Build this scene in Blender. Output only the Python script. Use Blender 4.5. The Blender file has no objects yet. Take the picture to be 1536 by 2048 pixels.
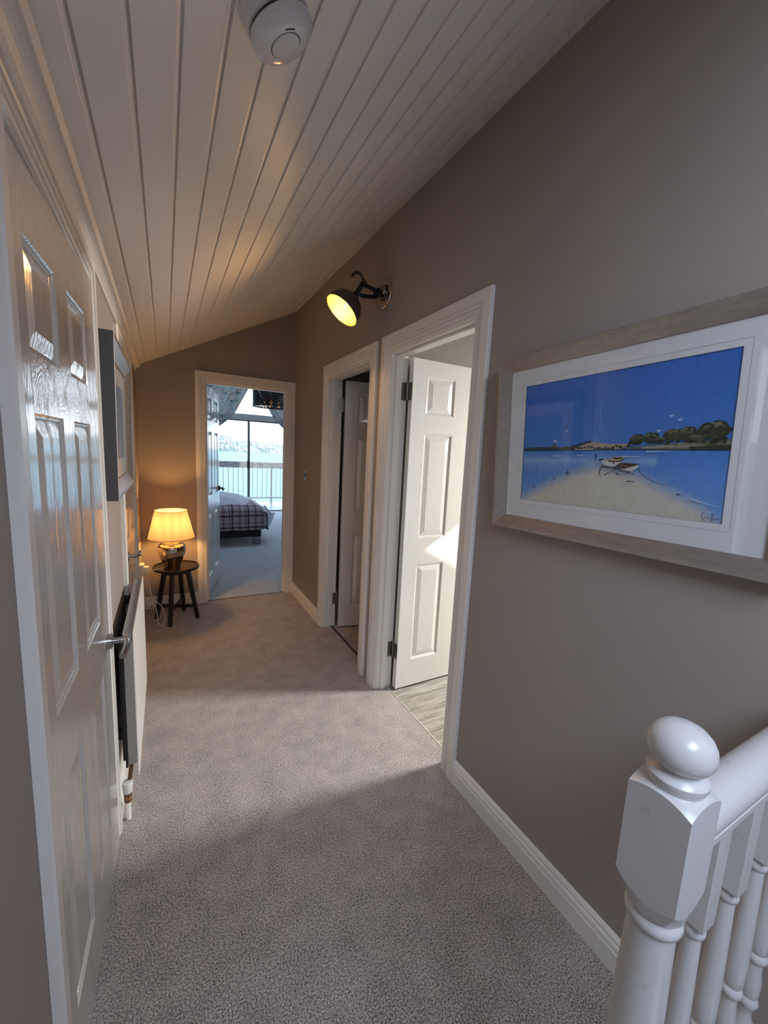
import bpy, bmesh, math, random
from mathutils import Vector, Matrix, Euler
random.seed(7)
C = bpy.context.scene.collection
PI = math.pi
R, L, D = 1.153, -0.203, 4.055
def zc(x): return 2.126 + 0.511*(x + 0.203)

# ------------------------------------------------------------------ materials
def mat(name, col, rough=0.5, metal=0.0, spec=0.5, **kw):
    m = bpy.data.materials.new(name); m.use_nodes = True
    b = m.node_tree.nodes['Principled BSDF']
    b.inputs['Base Color'].default_value = (*col, 1)
    b.inputs['Roughness'].default_value = rough
    b.inputs['Metallic'].default_value = metal
    b.inputs['Specular IOR Level'].default_value = spec
    for k, v in kw.items(): b.inputs[k.replace('_', ' ')].default_value = v
    return m
def nd(m, t, **kw):
    n = m.node_tree.nodes.new(t)
    for k, v in kw.items(): setattr(n, k, v)
    return n
def lk(m, a, b): m.node_tree.links.new(a, b)
def bsdf(m): return m.node_tree.nodes['Principled BSDF']
def coords(m, scale=(1, 1, 1), rot=(0, 0, 0)):
    tc = nd(m, 'ShaderNodeTexCoord'); mp = nd(m, 'ShaderNodeMapping')
    mp.inputs['Scale'].default_value = scale; mp.inputs['Rotation'].default_value = rot
    lk(m, tc.outputs['Object'], mp.inputs['Vector']); return mp.outputs['Vector']
def noise(m, vec, scale, detail=3, rough=.5, dist=0.):
    n = nd(m, 'ShaderNodeTexNoise'); n.inputs['Scale'].default_value = scale
    n.inputs['Detail'].default_value = detail; n.inputs['Roughness'].default_value = rough
    n.inputs['Distortion'].default_value = dist
    lk(m, vec, n.inputs['Vector']); return n
def ramp(m, fac, stops):
    r = nd(m, 'ShaderNodeValToRGB'); e = r.color_ramp.elements
    while len(e) < len(stops): e.new(0.5)
    for i, (p, c) in enumerate(stops): e[i].position = p; e[i].color = (*c, 1)
    lk(m, fac, r.inputs['Fac']); return r
def bump(m, height, strength=.3, dist=.001):
    b = nd(m, 'ShaderNodeBump'); b.inputs['Strength'].default_value = strength
    b.inputs['Distance'].default_value = dist
    lk(m, height, b.inputs['Height']); lk(m, b.outputs['Normal'], bsdf(m).inputs['Normal']); lk(m, b.outputs['Normal'], bsdf(m).inputs['Coat Normal']); return b

def wall_paint(name, col):
    m = mat(name, col, .75, spec=.25)
    v = coords(m); n = noise(m, v, 240, 3); bump(m, n.outputs['Fac'], .25, .0006)
    n2 = noise(m, v, 1.3, 2)
    r = ramp(m, n2.outputs['Fac'], [(.3, tuple(c*.96 for c in col)), (.7, tuple(c*1.03 for c in col))])
    lk(m, r.outputs['Color'], bsdf(m).inputs['Base Color'])
    return m
M_WALL = wall_paint('taupe_wall_paint', (.335, .290, .262))
M_BWALL = wall_paint('pale_bedroom_paint', (.80, .80, .78))
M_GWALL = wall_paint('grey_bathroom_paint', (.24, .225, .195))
M_WHITE = mat('white_gloss_paint', (.76, .735, .69), .28, spec=.5)
v = coords(M_WHITE); n = noise(M_WHITE, v, 60, 3); bump(M_WHITE, n.outputs['Fac'], .08, .001)
M_CEIL = mat('white_board_paint', (.80, .765, .72), .42, spec=.4)
v = coords(M_CEIL, (1, .25, 1)); n = noise(M_CEIL, v, 30, 4); bump(M_CEIL, n.outputs['Fac'], .12, .001)
M_BALU = mat('white_spindle_paint', (.60, .60, .59), .24, spec=.5)
v = coords(M_BALU); n = noise(M_BALU, v, 35, 6, .7)
r = ramp(M_BALU, n.outputs['Fac'], [(.25, (.50, .49, .47)), (.40, (.61, .61, .60))]); lk(M_BALU, r.outputs['Color'], bsdf(M_BALU).inputs['Base Color'])

def grain_mat(name, horizontal):
    m = mat(name, (.70, .68, .645), .22, spec=.55)
    bsdf(m).inputs['Coat Weight'].default_value = 1; bsdf(m).inputs['Coat Roughness'].default_value = .10; bsdf(m).inputs['Coat IOR'].default_value = 1.75
    sc = (1, 1, 1)
    v = coords(m, (3.0, 3.0, .35) if not horizontal else (3, .35, 3.0))
    n = noise(m, v, 2.2, 2, .5)
    mx = nd(m, 'ShaderNodeMath', operation='MULTIPLY'); mx.inputs[1].default_value = 26
    lk(m, n.outputs['Fac'], mx.inputs[0])
    fr = nd(m, 'ShaderNodeMath', operation='FRACT'); lk(m, mx.outputs[0], fr.inputs[0])
    pp = nd(m, 'ShaderNodeMath', operation='PINGPONG'); pp.inputs[1].default_value = .5; lk(m, fr.outputs[0], pp.inputs[0])
    v2 = coords(m, (120, 120, 6) if not horizontal else (120, 6, 120))
    n2 = noise(m, v2, 2, 2)
    ad = nd(m, 'ShaderNodeMath', operation='ADD'); lk(m, pp.outputs[0], ad.inputs[0]); lk(m, n2.outputs['Fac'], ad.inputs[1])
    bump(m, ad.outputs[0], .35, .0012)
    return m
M_GRAIN = grain_mat('moulded_door_grain_vertical', False)
M_GRAINH = grain_mat('moulded_door_grain_horizontal', True)

def carpet(name, dark, light, sc=1.0, bdist=.004):
    m = mat(name, light, 1.0, spec=.05)
    v = coords(m, (sc, sc, sc))
    n1 = noise(m, v, 210, 3, .65); n2 = noise(m, v, 9, 3, .6); n3 = noise(m, v, 520, 2, .5)
    a = nd(m, 'ShaderNodeMath', operation='MULTIPLY_ADD'); a.inputs[1].default_value = .15
    lk(m, n2.outputs['Fac'], a.inputs[0]); lk(m, n1.outputs['Fac'], a.inputs[2])
    s = nd(m, 'ShaderNodeMath', operation='MULTIPLY_ADD'); s.inputs[1].default_value = .4
    lk(m, n3.outputs['Fac'], s.inputs[0]); lk(m, a.outputs[0], s.inputs[2])
    r = ramp(m, s.outputs[0], [(.64, dark), (.92, light)])
    lk(m, r.outputs['Color'], bsdf(m).inputs['Base Color'])
    bump(m, s.outputs[0], 1.0, bdist)
    bsdf(m).inputs['Sheen Weight'].default_value = .3
    return m
M_CARPET = carpet('taupe_twist_carpet', (.085, .072, .064), (.68, .615, .56))
M_BCARPET = carpet('grey_bedroom_carpet', (.30, .32, .35), (.52, .55, .59), .6)

def plank_mat():
    m = mat('grey_oak_laminate', (.55, .52, .46), .45)
    v = coords(m, (.9, 7, 1)); n = noise(m, v, 3, 6, .6, 1.2)
    r = ramp(m, n.outputs['Fac'], [(.34, (.115, .10, .082)), (.46, (.27, .25, .215)), (.60, (.38, .355, .315))])
    br = nd(m, 'ShaderNodeTexBrick'); br.inputs['Scale'].default_value = 1
    br.inputs['Color1'].default_value = (1, 1, 1, 1); br.inputs['Color2'].default_value = (.92, .92, .92, 1); br.inputs['Mortar'].default_value = (.7, .68, .66, 1)
    br.inputs['Brick Width'].default_value = 1.3; br.inputs['Row Height'].default_value = .19; br.inputs['Mortar Size'].default_value = .0025
    lk(m, coords(m), br.inputs['Vector'])
    mx = nd(m, 'ShaderNodeMix', data_type='RGBA', blend_type='MULTIPLY'); mx.inputs[0].default_value = 1
    lk(m, r.outputs['Color'], mx.inputs[6]); lk(m, br.outputs['Color'], mx.inputs[7])
    lk(m, mx.outputs[2], bsdf(m).inputs['Base Color']); return m
M_PLANK = plank_mat()
M_CHROME = mat('satin_chrome', (.42, .42, .42), .24, 1)
M_STEEL = mat('dull_steel_hinge', (.20, .185, .16), .36, .9)
M_BLACKMETAL = mat('black_iron', (.02, .022, .025), .38, .5)
M_BLACKWOOD = mat('black_lacquered_wood', (.008, .007, .007), .3)
M_MIRROR = mat('smoked_mirror_glaze', (.55, .47, .38), .05, 1)
M_BRASS = mat('warm_brass', (.65, .42, .2), .3, 1)
M_COPPERV = mat('brown_compression_fitting', (.22, .13, .07), .45, .6)
M_RAD = mat('white_radiator_enamel', (.82, .80, .75), .3)
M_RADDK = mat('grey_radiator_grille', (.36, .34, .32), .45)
M_BLACK = mat('dark_metal', (.03, .028, .027), .6)
M_PLASTIC = mat('white_plastic', (.72, .70, .66), .35)
M_GREYPL = mat('detector_plastic', (.66, .63, .64), .16)
M_GREYDK = mat('detector_vent', (.05, .048, .05), .6)
M_SILVER = mat('brushed_silver_leaf', (.33, .30, .275), .38, .7)
v = coords(M_SILVER, (1, 3, 3)); n = noise(M_SILVER, v, 22, 5, .65)
r = ramp(M_SILVER, n.outputs['Fac'], [(.3, (.29, .26, .24)), (.7, (.37, .335, .31))]); lk(M_SILVER, r.outputs['Color'], bsdf(M_SILVER).inputs['Base Color'])
M_FRAMESIDE = mat('dark_frame_side', (.10, .10, .105), .5, .3)
M_MAT = mat('white_mount_board', (.62, .625, .63), .9, spec=.1)
M_LINE = mat('grey_mount_line', (.42, .42, .43), .9)
def glass_mat(name, tint=(1, 1, 1), thin_reflect=1.0):
    m = bpy.data.materials.new(name); m.use_nodes = True
    nt = m.node_tree; nt.nodes.clear()
    o = nt.nodes.new('ShaderNodeOutputMaterial'); t = nt.nodes.new('ShaderNodeBsdfTransparent'); g = nt.nodes.new('ShaderNodeBsdfGlossy')
    g.inputs['Roughness'].default_value = 0.0; t.inputs['Color'].default_value = (*tint, 1)
    f = nt.nodes.new('ShaderNodeFresnel'); f.inputs['IOR'].default_value = 1.5
    mx = nt.nodes.new('ShaderNodeMixShader')
    ge = nt.nodes.new('ShaderNodeNewGeometry'); inv = nt.nodes.new('ShaderNodeMath'); inv.operation = 'SUBTRACT'; inv.inputs[0].default_value = 1
    mu = nt.nodes.new('ShaderNodeMath'); mu.operation = 'MULTIPLY'
    nt.links.new(ge.outputs['Backfacing'], inv.inputs[1]); nt.links.new(f.outputs[0], mu.inputs[0]); nt.links.new(inv.outputs[0], mu.inputs[1])
    nt.links.new(mu.outputs[0], mx.inputs[0]); nt.links.new(t.outputs[0], mx.inputs[1]); nt.links.new(g.outputs[0], mx.inputs[2]); nt.links.new(mx.outputs[0], o.inputs[0])
    return m
M_GLASS = glass_mat('clear_glass')
def shade_mat(name, col, trans, em=0):
    m = bpy.data.materials.new(name); m.use_nodes = True
    nt = m.node_tree; nt.nodes.clear()
    o = nt.nodes.new('ShaderNodeOutputMaterial'); d = nt.nodes.new('ShaderNodeBsdfDiffuse'); t = nt.nodes.new('ShaderNodeBsdfTranslucent')
    mx = nt.nodes.new('ShaderNodeMixShader'); mx.inputs[0].default_value = trans
    tc = nt.nodes.new('ShaderNodeTexCoord'); w = nt.nodes.new('ShaderNodeTexWave'); w.bands_direction = 'X'; w.inputs['Scale'].default_value = 5; w.inputs['Distortion'].default_value = 4
    nt.links.new(tc.outputs['Object'], w.inputs['Vector'])
    rp = nt.nodes.new('ShaderNodeValToRGB'); rp.color_ramp.elements[0].color = (*[c*.86 for c in col], 1); rp.color_ramp.elements[1].color = (*col, 1)
    nt.links.new(w.outputs['Color'], rp.inputs['Fac'])
    nt.links.new(rp.outputs['Color'], d.inputs['Color']); nt.links.new(rp.outputs['Color'], t.inputs['Color'])
    nt.links.new(d.outputs[0], mx.inputs[1]); nt.links.new(t.outputs[0], mx.inputs[2]); nt.links.new(mx.outputs[0], o.inputs[0])
    return m
M_SHADE = shade_mat('cream_lampshade_cloth', (.66, .52, .36), .22)
def emis(name, col, st):
    m = mat(name, col, .5); b = bsdf(m); b.inputs['Emission Color'].default_value = (*col, 1); b.inputs['Emission Strength'].default_value = st; return m
M_BULB = emis('glowing_bulb', (1, .82, .5), 30)
M_CANDLE = emis('candle_bulb_glow', (1, .55, .18), .45)
M_SCIN = mat('cream_enamel_inside', (.30, .27, .028), .5)
M_SCOUT = mat('grey_metal_dome', (.12, .10, .095), .42, .6)

# ------------------------------------------------------------------ mesh helpers
def MB(): return bmesh.new()
def add_box(bm, x0, x1, y0, y1, z0, z1, mi=0, bev=0):
    vs = [bm.verts.new((x, y, z)) for z in (z0, z1) for y in (y0, y1) for x in (x0, x1)]
    fs = [(0, 2, 3, 1), (4, 5, 7, 6), (0, 1, 5, 4), (2, 6, 7, 3), (0, 4, 6, 2), (1, 3, 7, 5)]
    out = []
    for f in fs:
        q = bm.faces.new([vs[i] for i in f]); q.material_index = mi; out.append(q)
    if bev > 0:
        es = list({e for q in out for e in q.edges})
        bmesh.ops.bevel(bm, geom=es, offset=bev, segments=2, profile=.6, affect='EDGES')
    return vs
def add_lathe(bm, prof, c=(0, 0, 0), rot=None, seg=28, mi=0, sx=1, sy=1, cap=True, smooth=True):
    M = rot if rot is not None else Matrix.Identity(3)
    c = Vector(c); rings = []
    for r_, z_ in prof:
        rings.append([bm.verts.new(c + M @ Vector((r_*math.cos(2*PI*i/seg)*sx, r_*math.sin(2*PI*i/seg)*sy, z_))) for i in range(seg)])
    for a, b in zip(rings, rings[1:]):
        for i in range(seg):
            f = bm.faces.new((a[i], a[(i+1) % seg], b[(i+1) % seg], b[i])); f.material_index = mi; f.smooth = smooth
    if cap:
        for k in (0, -1):
            if prof[k][0] > 1e-5:
                f = bm.faces.new(rings[k] if k else rings[k][::-1]); f.material_index = mi
    return rings
def frame_dir(d):
    d = Vector(d).normalized(); return d.to_track_quat('Z', 'Y').to_matrix()
def add_cyl(bm, p0, p1, r, seg=16, mi=0, r1=None):
    p0, p1 = Vector(p0), Vector(p1); l = (p1-p0).length
    add_lathe(bm, [(r, 0), (r if r1 is None else r1, l)], p0, frame_dir(p1-p0), seg, mi)
def add_tube(bm, pts, r, seg=10, mi=0, radii=None):
    pts = [Vector(p) for p in pts]; rings = []; up = Vector((.13, .21, .97)).normalized()
    for i, p in enumerate(pts):
        t = (pts[min(i+1, len(pts)-1)] - pts[max(i-1, 0)]).normalized()
        a = t.cross(up)
        if a.length < .1: a = t.cross(Vector((1, 0, 0)))
        a.normalize(); b = t.cross(a).normalized(); up = a.cross(t)
        rr = radii[i] if radii else r
        rings.append([bm.verts.new(p + a*rr*math.cos(2*PI*k/seg) + b*rr*math.sin(2*PI*k/seg)) for k in range(seg)])
    for A, B in zip(rings, rings[1:]):
        for k in range(seg):
            f = bm.faces.new((A[k], A[(k+1) % seg], B[(k+1) % seg], B[k])); f.smooth = True; f.material_index = mi
    for e in (rings[0], rings[-1][::-1]):
        f = bm.faces.new(e); f.material_index = mi
def spline(pts, n=8):
    P = [Vector(p) for p in pts]; P = [P[0]*2-P[1]] + P + [P[-1]*2-P[-2]]; out = []
    for i in range(1, len(P)-2):
        for k in range(n):
            t = k/n; a, b, c, d = P[i-1:i+3]
            out.append(.5*((2*b)+(c-a)*t+(2*a-5*b+4*c-d)*t*t+(3*b-a-3*c+d)*t**3))
    out.append(P[-2]); return out
def add_prism(bm, poly, axis, a0, a1, mi=0):
    def mk(p, a):
        if axis == 'x': return (a, p[0], p[1])
        if axis == 'y': return (p[0], a, p[1])
        return (p[0], p[1], a)
    A = [bm.verts.new(mk(p, a0)) for p in poly]; B = [bm.verts.new(mk(p, a1)) for p in poly]
    n = len(poly)
    for i in range(n):
        f = bm.faces.new((A[i], A[(i+1) % n], B[(i+1) % n], B[i])); f.material_index = mi
    f = bm.faces.new(A[::-1]); f.material_index = mi; f = bm.faces.new(B); f.material_index = mi
def obj(name, bm, m, parent=None, loc=None):
    bmesh.ops.recalc_face_normals(bm, faces=bm.faces)
    for e in bm.edges:
        if len(e.link_faces) == 2 and e.calc_face_angle(0) > .65: e.smooth = False
    me = bpy.data.meshes.new(name); bm.to_mesh(me); bm.free()
    for x in (m if isinstance(m, (list, tuple)) else [m]): me.materials.append(x)
    o = bpy.data.objects.new(name, me); C.objects.link(o)
    if loc is not None: o.location = loc
    if parent is not None: o.parent = parent
    return o
def empty(name, loc=(0, 0, 0), rot=(0, 0, 0), parent=None):
    o = bpy.data.objects.new(name, None); C.objects.link(o); o.location = loc; o.rotation_euler = rot
    o.empty_display_size = .1
    if parent is not None: o.parent = parent
    return o
def tag(o, label, cat, group=None, kind=None):
    o['label'] = label; o['category'] = cat
    if group: o['group'] = group
    if kind: o['kind'] = kind
    return o
def struct(o, label, cat): return tag(o, label, cat, kind='structure')

# ------------------------------------------------------------------ room shell
def wall_cells(bm, axis, a0, a1, u0, u1, z0, z1, holes):
    """vertical wall slab along u with rectangular holes [(u0,u1,z0,z1)]"""
    us = sorted({u0, u1, *[h[0] for h in holes], *[h[1] for h in holes]})
    for ua, ub in zip(us, us[1:]):
        zs = [z0]; hh = [h for h in holes if h[0] <= ua+1e-6 and h[1] >= ub-1e-6]
        segs = [(z0, z1)]
        for h in hh:
            ns = []
            for s in segs:
                if h[2] > s[0]: ns.append((s[0], min(h[2], s[1])))
                if h[3] < s[1]: ns.append((max(h[3], s[0]), s[1]))
            segs = ns
        for s in segs:
            if s[1]-s[0] > 1e-5:
                if axis == 'x': add_box(bm, a0, a1, ua, ub, s[0], s[1])
                else: add_box(bm, ua, ub, a0, a1, s[0], s[1])

# openings
B0, B1, A0, A1, RH = 1.385, 2.100, 2.368, 3.100, 2.075
E0, E1, EH = 0.327, 1.070, 2.070
G0, G1, H0, H1, LH = 0.842, 1.600, 2.425, 3.240, 1.985

bm = MB(); wall_cells(bm, 'x', R, R+.11, -1.7, D+.1, -1.6, 2.86, [(B0, B1, -.02, RH), (A0, A1, -.02, RH)])
struct(obj('wall_right', bm, M_WALL), 'taupe corridor wall with the sea picture and two open doors', 'wall')
bm = MB(); wall_cells(bm, 'x', L-.12, L, -1.7, D+.1, -1.6, 2.16, [(G0, G1, -.02, LH), (H0, H1, -.02, LH)])
struct(obj('wall_left', bm, M_WALL), 'low taupe corridor wall behind the radiator', 'wall')
bm = MB()
add_box(bm, L, E0, D, D+.1, -.1, EH); add_box(bm, E1, R, D, D+.1, -.1, EH)
add_prism(bm, [(L, EH), (R, EH), (R, zc(R)+.02), (L, zc(L)+.02)], 'y', D, D+.1)
struct(obj('wall_far', bm, M_WALL), 'end wall around the bedroom doorway behind the table lamp', 'wall')
bm = MB(); add_prism(bm, [(L, -1.6), (R, -1.6), (R, zc(R)+.03), (L, zc(L)+.03)], 'y', -1.8, -1.7)
struct(obj('wall_near', bm, M_WALL), 'wall behind the viewer closing the landing', 'wall')

# boarded ceiling
bm = MB(); prof = [(L-.1, zc(L-.1))]
for k in range(-1, 17):
    xk = -.1195 + .083*k
    if xk-.012 < L-.05: continue
    if xk > R+.0: break
    for dx, dz in ((-.0105, 0), (-.0095, .0012), (-.004, .0025), (-.0015, .0075), (.0015, .0075), (.0025, .0005), (.0035, 0)):
        prof.append((xk+dx, zc(xk+dx)+dz))
prof.append((R+.08, zc(R+.08)))
prof2 = prof + [(R+.08, zc(R+.08)+.06), (L-.1, zc(L-.1)+.06)]
A = [bm.verts.new((x, -1.8, z)) for x, z in prof2]; B = [bm.verts.new((x, D+.1, z)) for x, z in prof2]
for i in range(len(prof2)):
    j = (i+1) % len(prof2); bm.faces.new((A[i], A[j], B[j], B[i]))
bm.faces.new(A[::-1]); bm.faces.new(B)
struct(obj('ceiling', bm, M_CEIL), 'sloping ceiling of white painted boards', 'ceiling')
bm = MB()
q = [(0, 0), (.0, -.043)] + [(.004 + .030*(1-math.cos(t)), -.043 + .034*math.sin(t)) for t in [i*PI/2/6 for i in range(7)]] + [(.040, .012)]
add_prism(bm, [(L+a, 2.126+b) for a, b in q], 'y', -1.7, D)
struct(obj('trim_1', bm, M_CEIL), 'narrow cove moulding where the left wall meets the boards', 'trim')

# floors
bm = MB(); add_box(bm, L, .505, -1.7, .165, -.12, 0); add_box(bm, L, R, .165, D+.02, -.12, 0)
add_box(bm, R, R+.08, B0, B1, -.12, 0); add_box(bm, R, R+.08, A0, A1, -.12, 0)
add_box(bm, L-.12, L, G0, G1, -.12, 0); add_box(bm, L-.12, L, H0, H1, -.12, 0)
struct(obj('floor', bm, M_CARPET), 'taupe grey twist pile carpet along the landing', 'floor')
bm = MB(); add_box(bm, -1.3, 4.5, D+.02, 9.70, -.12, 0)
struct(obj('floor', bm, M_BCARPET), 'blue grey bedroom carpet beyond the far doorway', 'floor')
bm = MB(); add_box(bm, R+.08, 3.95, .2, 2.28, -.12, -.004)
struct(obj('floor', bm, M_PLANK), 'grey oak plank floor of the bathroom', 'floor')
bm = MB(); add_box(bm, R+.08, 3.2, 2.34, 4.05, -.12, -.003)
struct(obj('floor', bm, M_CARPET), 'dark carpet inside the middle doorway', 'floor')
bm = MB(); add_box(bm, R+.079, R+.085, B0, B1, -.004, .002)
struct(obj('trim_2', bm, mat('pale_edge_strip', (.66, .62, .54), .4, .4)), 'thin pale strip at the bathroom carpet edge', 'trim')
bm = MB(); add_box(bm, R+.07, R+.088, A0, A1, -.004, .002)
struct(obj('trim_3', bm, M_BLACK), 'dark threshold strip in the middle doorway', 'trim')
bm = MB(); add_box(bm, E0, E1, D+.012, D+.032, -.004, .002)
struct(obj('trim_4', bm, M_BLACK), 'dark threshold strip in the bedroom doorway', 'trim')
# stairwell
bm = MB(); add_box(bm, .505, .52, -1.7, .165, -1.6, 0, 0); add_box(bm, .505, R, .165, .18, -1.6, -.12)
struct(obj('trim_5', bm, M_WHITE), 'white apron board around the stairwell opening', 'trim')
bm = MB()
for i in range(7):
    add_box(bm, .52, R, .165-.22*(i+1), .165-.22*i, -1.6, -.2*(i+1), 0, 0)
struct(obj('floor', bm, M_CARPET), 'dark carpeted stair treads going down behind the spindles', 'stairs')

# ------------------------------------------------------------------ skirting and architraves
SK = [(0, 0), (.018, 0), (.018, .066), (.0155, .069), (.0165, .074), (.0150, .086), (.011, .092), (.011, .100), (.006, .110), (0, .1115)]
def skirt(name, side, u0, u1, label):
    bm = MB()
    if side == 'R': add_prism(bm, [(R-a, b) for a, b in SK], 'y', u0, u1)
    elif side == 'L': add_prism(bm, [(L+a, b) for a, b in SK], 'y', u0, u1)
    elif side == 'F': add_prism(bm, [(D-a, b) for a, b in SK], 'x', u0, u1)
    struct(obj(name, bm, M_WHITE), label, 'baseboard')
skirt('baseboard_right', 'R', -1.7, B0-.101, 'white skirting under the big sea picture')
skirt('baseboard_right', 'R', A1+.101, D, 'white skirting between the middle door and the corner')
skirt('baseboard_left', 'L', G1+.055, H0-.065, 'white skirting behind the radiator')
skirt('baseboard_left', 'L', H1+.065, D, 'short white skirting by the black stool')
skirt('baseboard_far', 'F', L, E0-.083, 'white skirting behind the black stool')
skirt('baseboard_left', 'L', -1.7, G0-.065, 'skirting at the near left wall')
def architrave(W, T=.018):
    s = W/.09
    return [(0, 0), (0, .004), (.003, .0065), (.008*s, .0075), (.012*s, .0040), (.0145*s, .0040), (.016*s, .0085), (.019*s, .0105), (.027*s, .0110), (.0295*s, .0070), (.0315*s, .0070), (.0335*s, .0135), (.041*s, .0155), (.0445*s, .0115), (.0465*s, .0115), (.049*s, T), (W-.004, T), (W, T-.004), (W, 0)]
def arch_mesh(bm, a, b, top, prof, place):
    """prof: (outward, proud)"""
    cols = []
    for o, p in prof:
        cols.append([bm.verts.new(place(a-o, 0, p)), bm.verts.new(place(a-o, top+o, p)), bm.verts.new(place(b+o, top+o, p)), bm.verts.new(place(b+o, 0, p))])
    for A_, B_ in zip(cols, cols[1:]):
        for i in range(3): bm.faces.new((A_[i], A_[i+1], B_[i+1], B_[i]))
def lining_mesh(bm, a, b, top, depth, place, t=.028, stop=None):
    """u from a..b, goes from proud 0 to -depth; place(u,z,p)"""
    def bx(u0, u1, z0, z1, p0, p1):
        vs = [bm.verts.new(place(u, z, p)) for p in (p0, p1) for z in (z0, z1) for u in (u0, u1)]
        for f in [(0, 2, 3, 1), (4, 5, 7, 6), (0, 1, 5, 4), (2, 6, 7, 3), (0, 4, 6, 2), (1, 3, 7, 5)]: bm.faces.new([vs[i] for i in f])
    bx(a-.004, a+.004, 0, top, -depth, 0); bx(b-.004, b+.004, 0, top, -depth, 0); bx(a-.004, b+.004, top-.004, top+.004, -depth, 0)
    if stop:
        s0, s1 = stop
        bx(a+.004, a+.018, 0, top-.004, -s1, -s0); bx(b-.018, b-.004, 0, top-.004, -s1, -s0); bx(a+.018, b-.018, top-.018, top-.004, -s1, -s0)

# six panel leaf in local space: x 0..w (from hinge), y 0..t (front face y=0), z 0..h
def leaf_mesh(w, h, rows, cols, t=.04):
    bm = MB()
    xs = [0]; [xs.extend(c) for c in cols]; xs.append(w)
    zs = [0]; [zs.extend(r_) for r_ in rows]; zs.append(h)
    def pt(x, z, d, side): return (x, d if side == 0 else t-d, z)
    for side in (0, 1):
        for i in range(len(xs)-1):
            for j in range(len(zs)-1):
                x0, x1, z0, z1 = xs[i], xs[i+1], zs[j], zs[j+1]
                if i % 2 == 1 and j % 2 == 1:
                    rings = []
                    for ins, d in ((0, 0), (.004, .0035), (.008, .004), (.011, .0075), (.014, .008), (.042, .0015), (.044, .001)):
                        rings.append([bm.verts.new(pt(x, z, d, side)) for x, z in ((x0+ins, z0+ins), (x1-ins, z0+ins), (x1-ins, z1-ins), (x0+ins, z1-ins))])
                    for a, b in zip(rings, rings[1:]):
                        for k in range(4): bm.faces.new((a[k], a[(k+1) % 4], b[(k+1) % 4], b[k]))
                    bm.faces.new(rings[-1])
                else:
                    f = bm.faces.new([bm.verts.new(pt(x, z, 0, side)) for x, z in ((x0, z0), (x1, z0), (x1, z1), (x0, z1))])
                    if j % 2 == 0 and 0 < i < len(xs)-2: f.material_index = 1
    for a, b in (((0, 0), (w, 0)), ((w, 0), (w, h)), ((w, h), (0, h)), ((0, h), (0, 0))):
        bm.faces.new([bm.verts.new(v_) for v_ in ((a[0], 0, a[1]), (b[0], 0, b[1]), (b[0], t, b[1]), (a[0], t, a[1]))])
    bmesh.ops.remove_doubles(bm, verts=bm.verts, dist=1e-5)
    return bm
ROWS = [(.180, .815), (.985, 1.625), (1.735, 1.955)]
COLS = [(.103, .309), (.453, .659)]
def hinge_mesh(L_=.10):
    bm = MB(); add_cyl(bm, (0, 0, -L_/2), (0, 0, L_/2), .007, 12)
    for k in (-2, -1, 0, 1, 2): add_lathe(bm, [(.0078, -.002), (.0078, .002)], (0, 0, k*L_/5.2), None, 12)
    add_lathe(bm, [(.009, 0), (.006, .006), (0, .008)], (0, 0, L_/2), None, 12)
    return bm
def add_hinge(parent, loc, plate_a, plate_b, L_=.10):
    """plates as (dx0,dx1,dy0,dy1)"""
    bm = hinge_mesh(L_)
    for p in (plate_a, plate_b): add_box(bm, p[0], p[1], p[2], p[3], -L_/2, L_/2)
    return obj('hinge', bm, M_STEEL, parent, loc)
def lever_mesh(flip=1, out=-1, bend=True):
    """rosette at origin on face y=0, sticking out towards out*y, lever running along flip*x"""
    bm = MB(); o = out
    add_cyl(bm, (0, 0, 0), (0, o*.012, 0), .0265, 28); add_cyl(bm, (0, o*.012, 0), (0, o*.015, 0), .023, 28)
    add_cyl(bm, (0, o*.01, 0), (0, o*.050, 0), .0095, 16)
    pts = spline([(0, o*.046, 0), (flip*.012, o*.056, 0), (flip*.035, o*.060, .0), (flip*.07, o*.060, -.002), (flip*.115, o*.056, -.006)], 6)
    add_tube(bm, pts, .0095, 14)
    return bm

# ---------- door_1 : near left door (closed)
PL = -.190
def place_L(pl): return lambda u, z, p: (pl+p, u, z)
d1 = empty('door_1', (L, G0, 0)); struct(d1, 'closed white six-panel door at the near left, shining with window light', 'door')
def rel(o, par): o.parent = par; o.location = o.location - par.location; return o
bm = MB(); PFL = -.183
arch_mesh(bm, G0, G1, LH, [(o, p-.020) for o, p in architrave(.072, .020)], lambda u, z, p: (PFL+p, u, z))
rel(obj('door_casing', bm, M_WHITE), d1)
bm = MB(); lining_mesh(bm, G0, G1, LH, .12, lambda u, z, p: (L+p, u, z)); rel(obj('door_lining', bm, M_WHITE), d1)
ROWS1 = [(.19, .745), (.925, 1.535), (1.643, 1.842)]
COLS1 = [(.078, .280), (.380, .575)]
lf = obj('door_leaf', leaf_mesh(.706, 1.970, ROWS1, COLS1), [M_GRAIN, M_GRAINH], d1)
# local x -> +y world, local -y -> +x world
lf.rotation_euler = (0, 0, PI/2-math.radians(1.95)); lf.location = Vector((-.2108, .888, .008)) - d1.location
# rotation 90deg: local x->+y, local y->-x ; front face (y=0) faces +x
hd = obj('door_handle', lever_mesh(-1, -1), M_CHROME, lf, (.668, 0, .818)); hd['label'] = 'satin chrome lever handle'
for z in (1.72, .42):
    bm = hinge_mesh(.1); h_ = obj('hinge', bm, M_STEEL, lf, (-.004, -.001, z)); h_['label'] = 'steel hinge knuckle'

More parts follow.
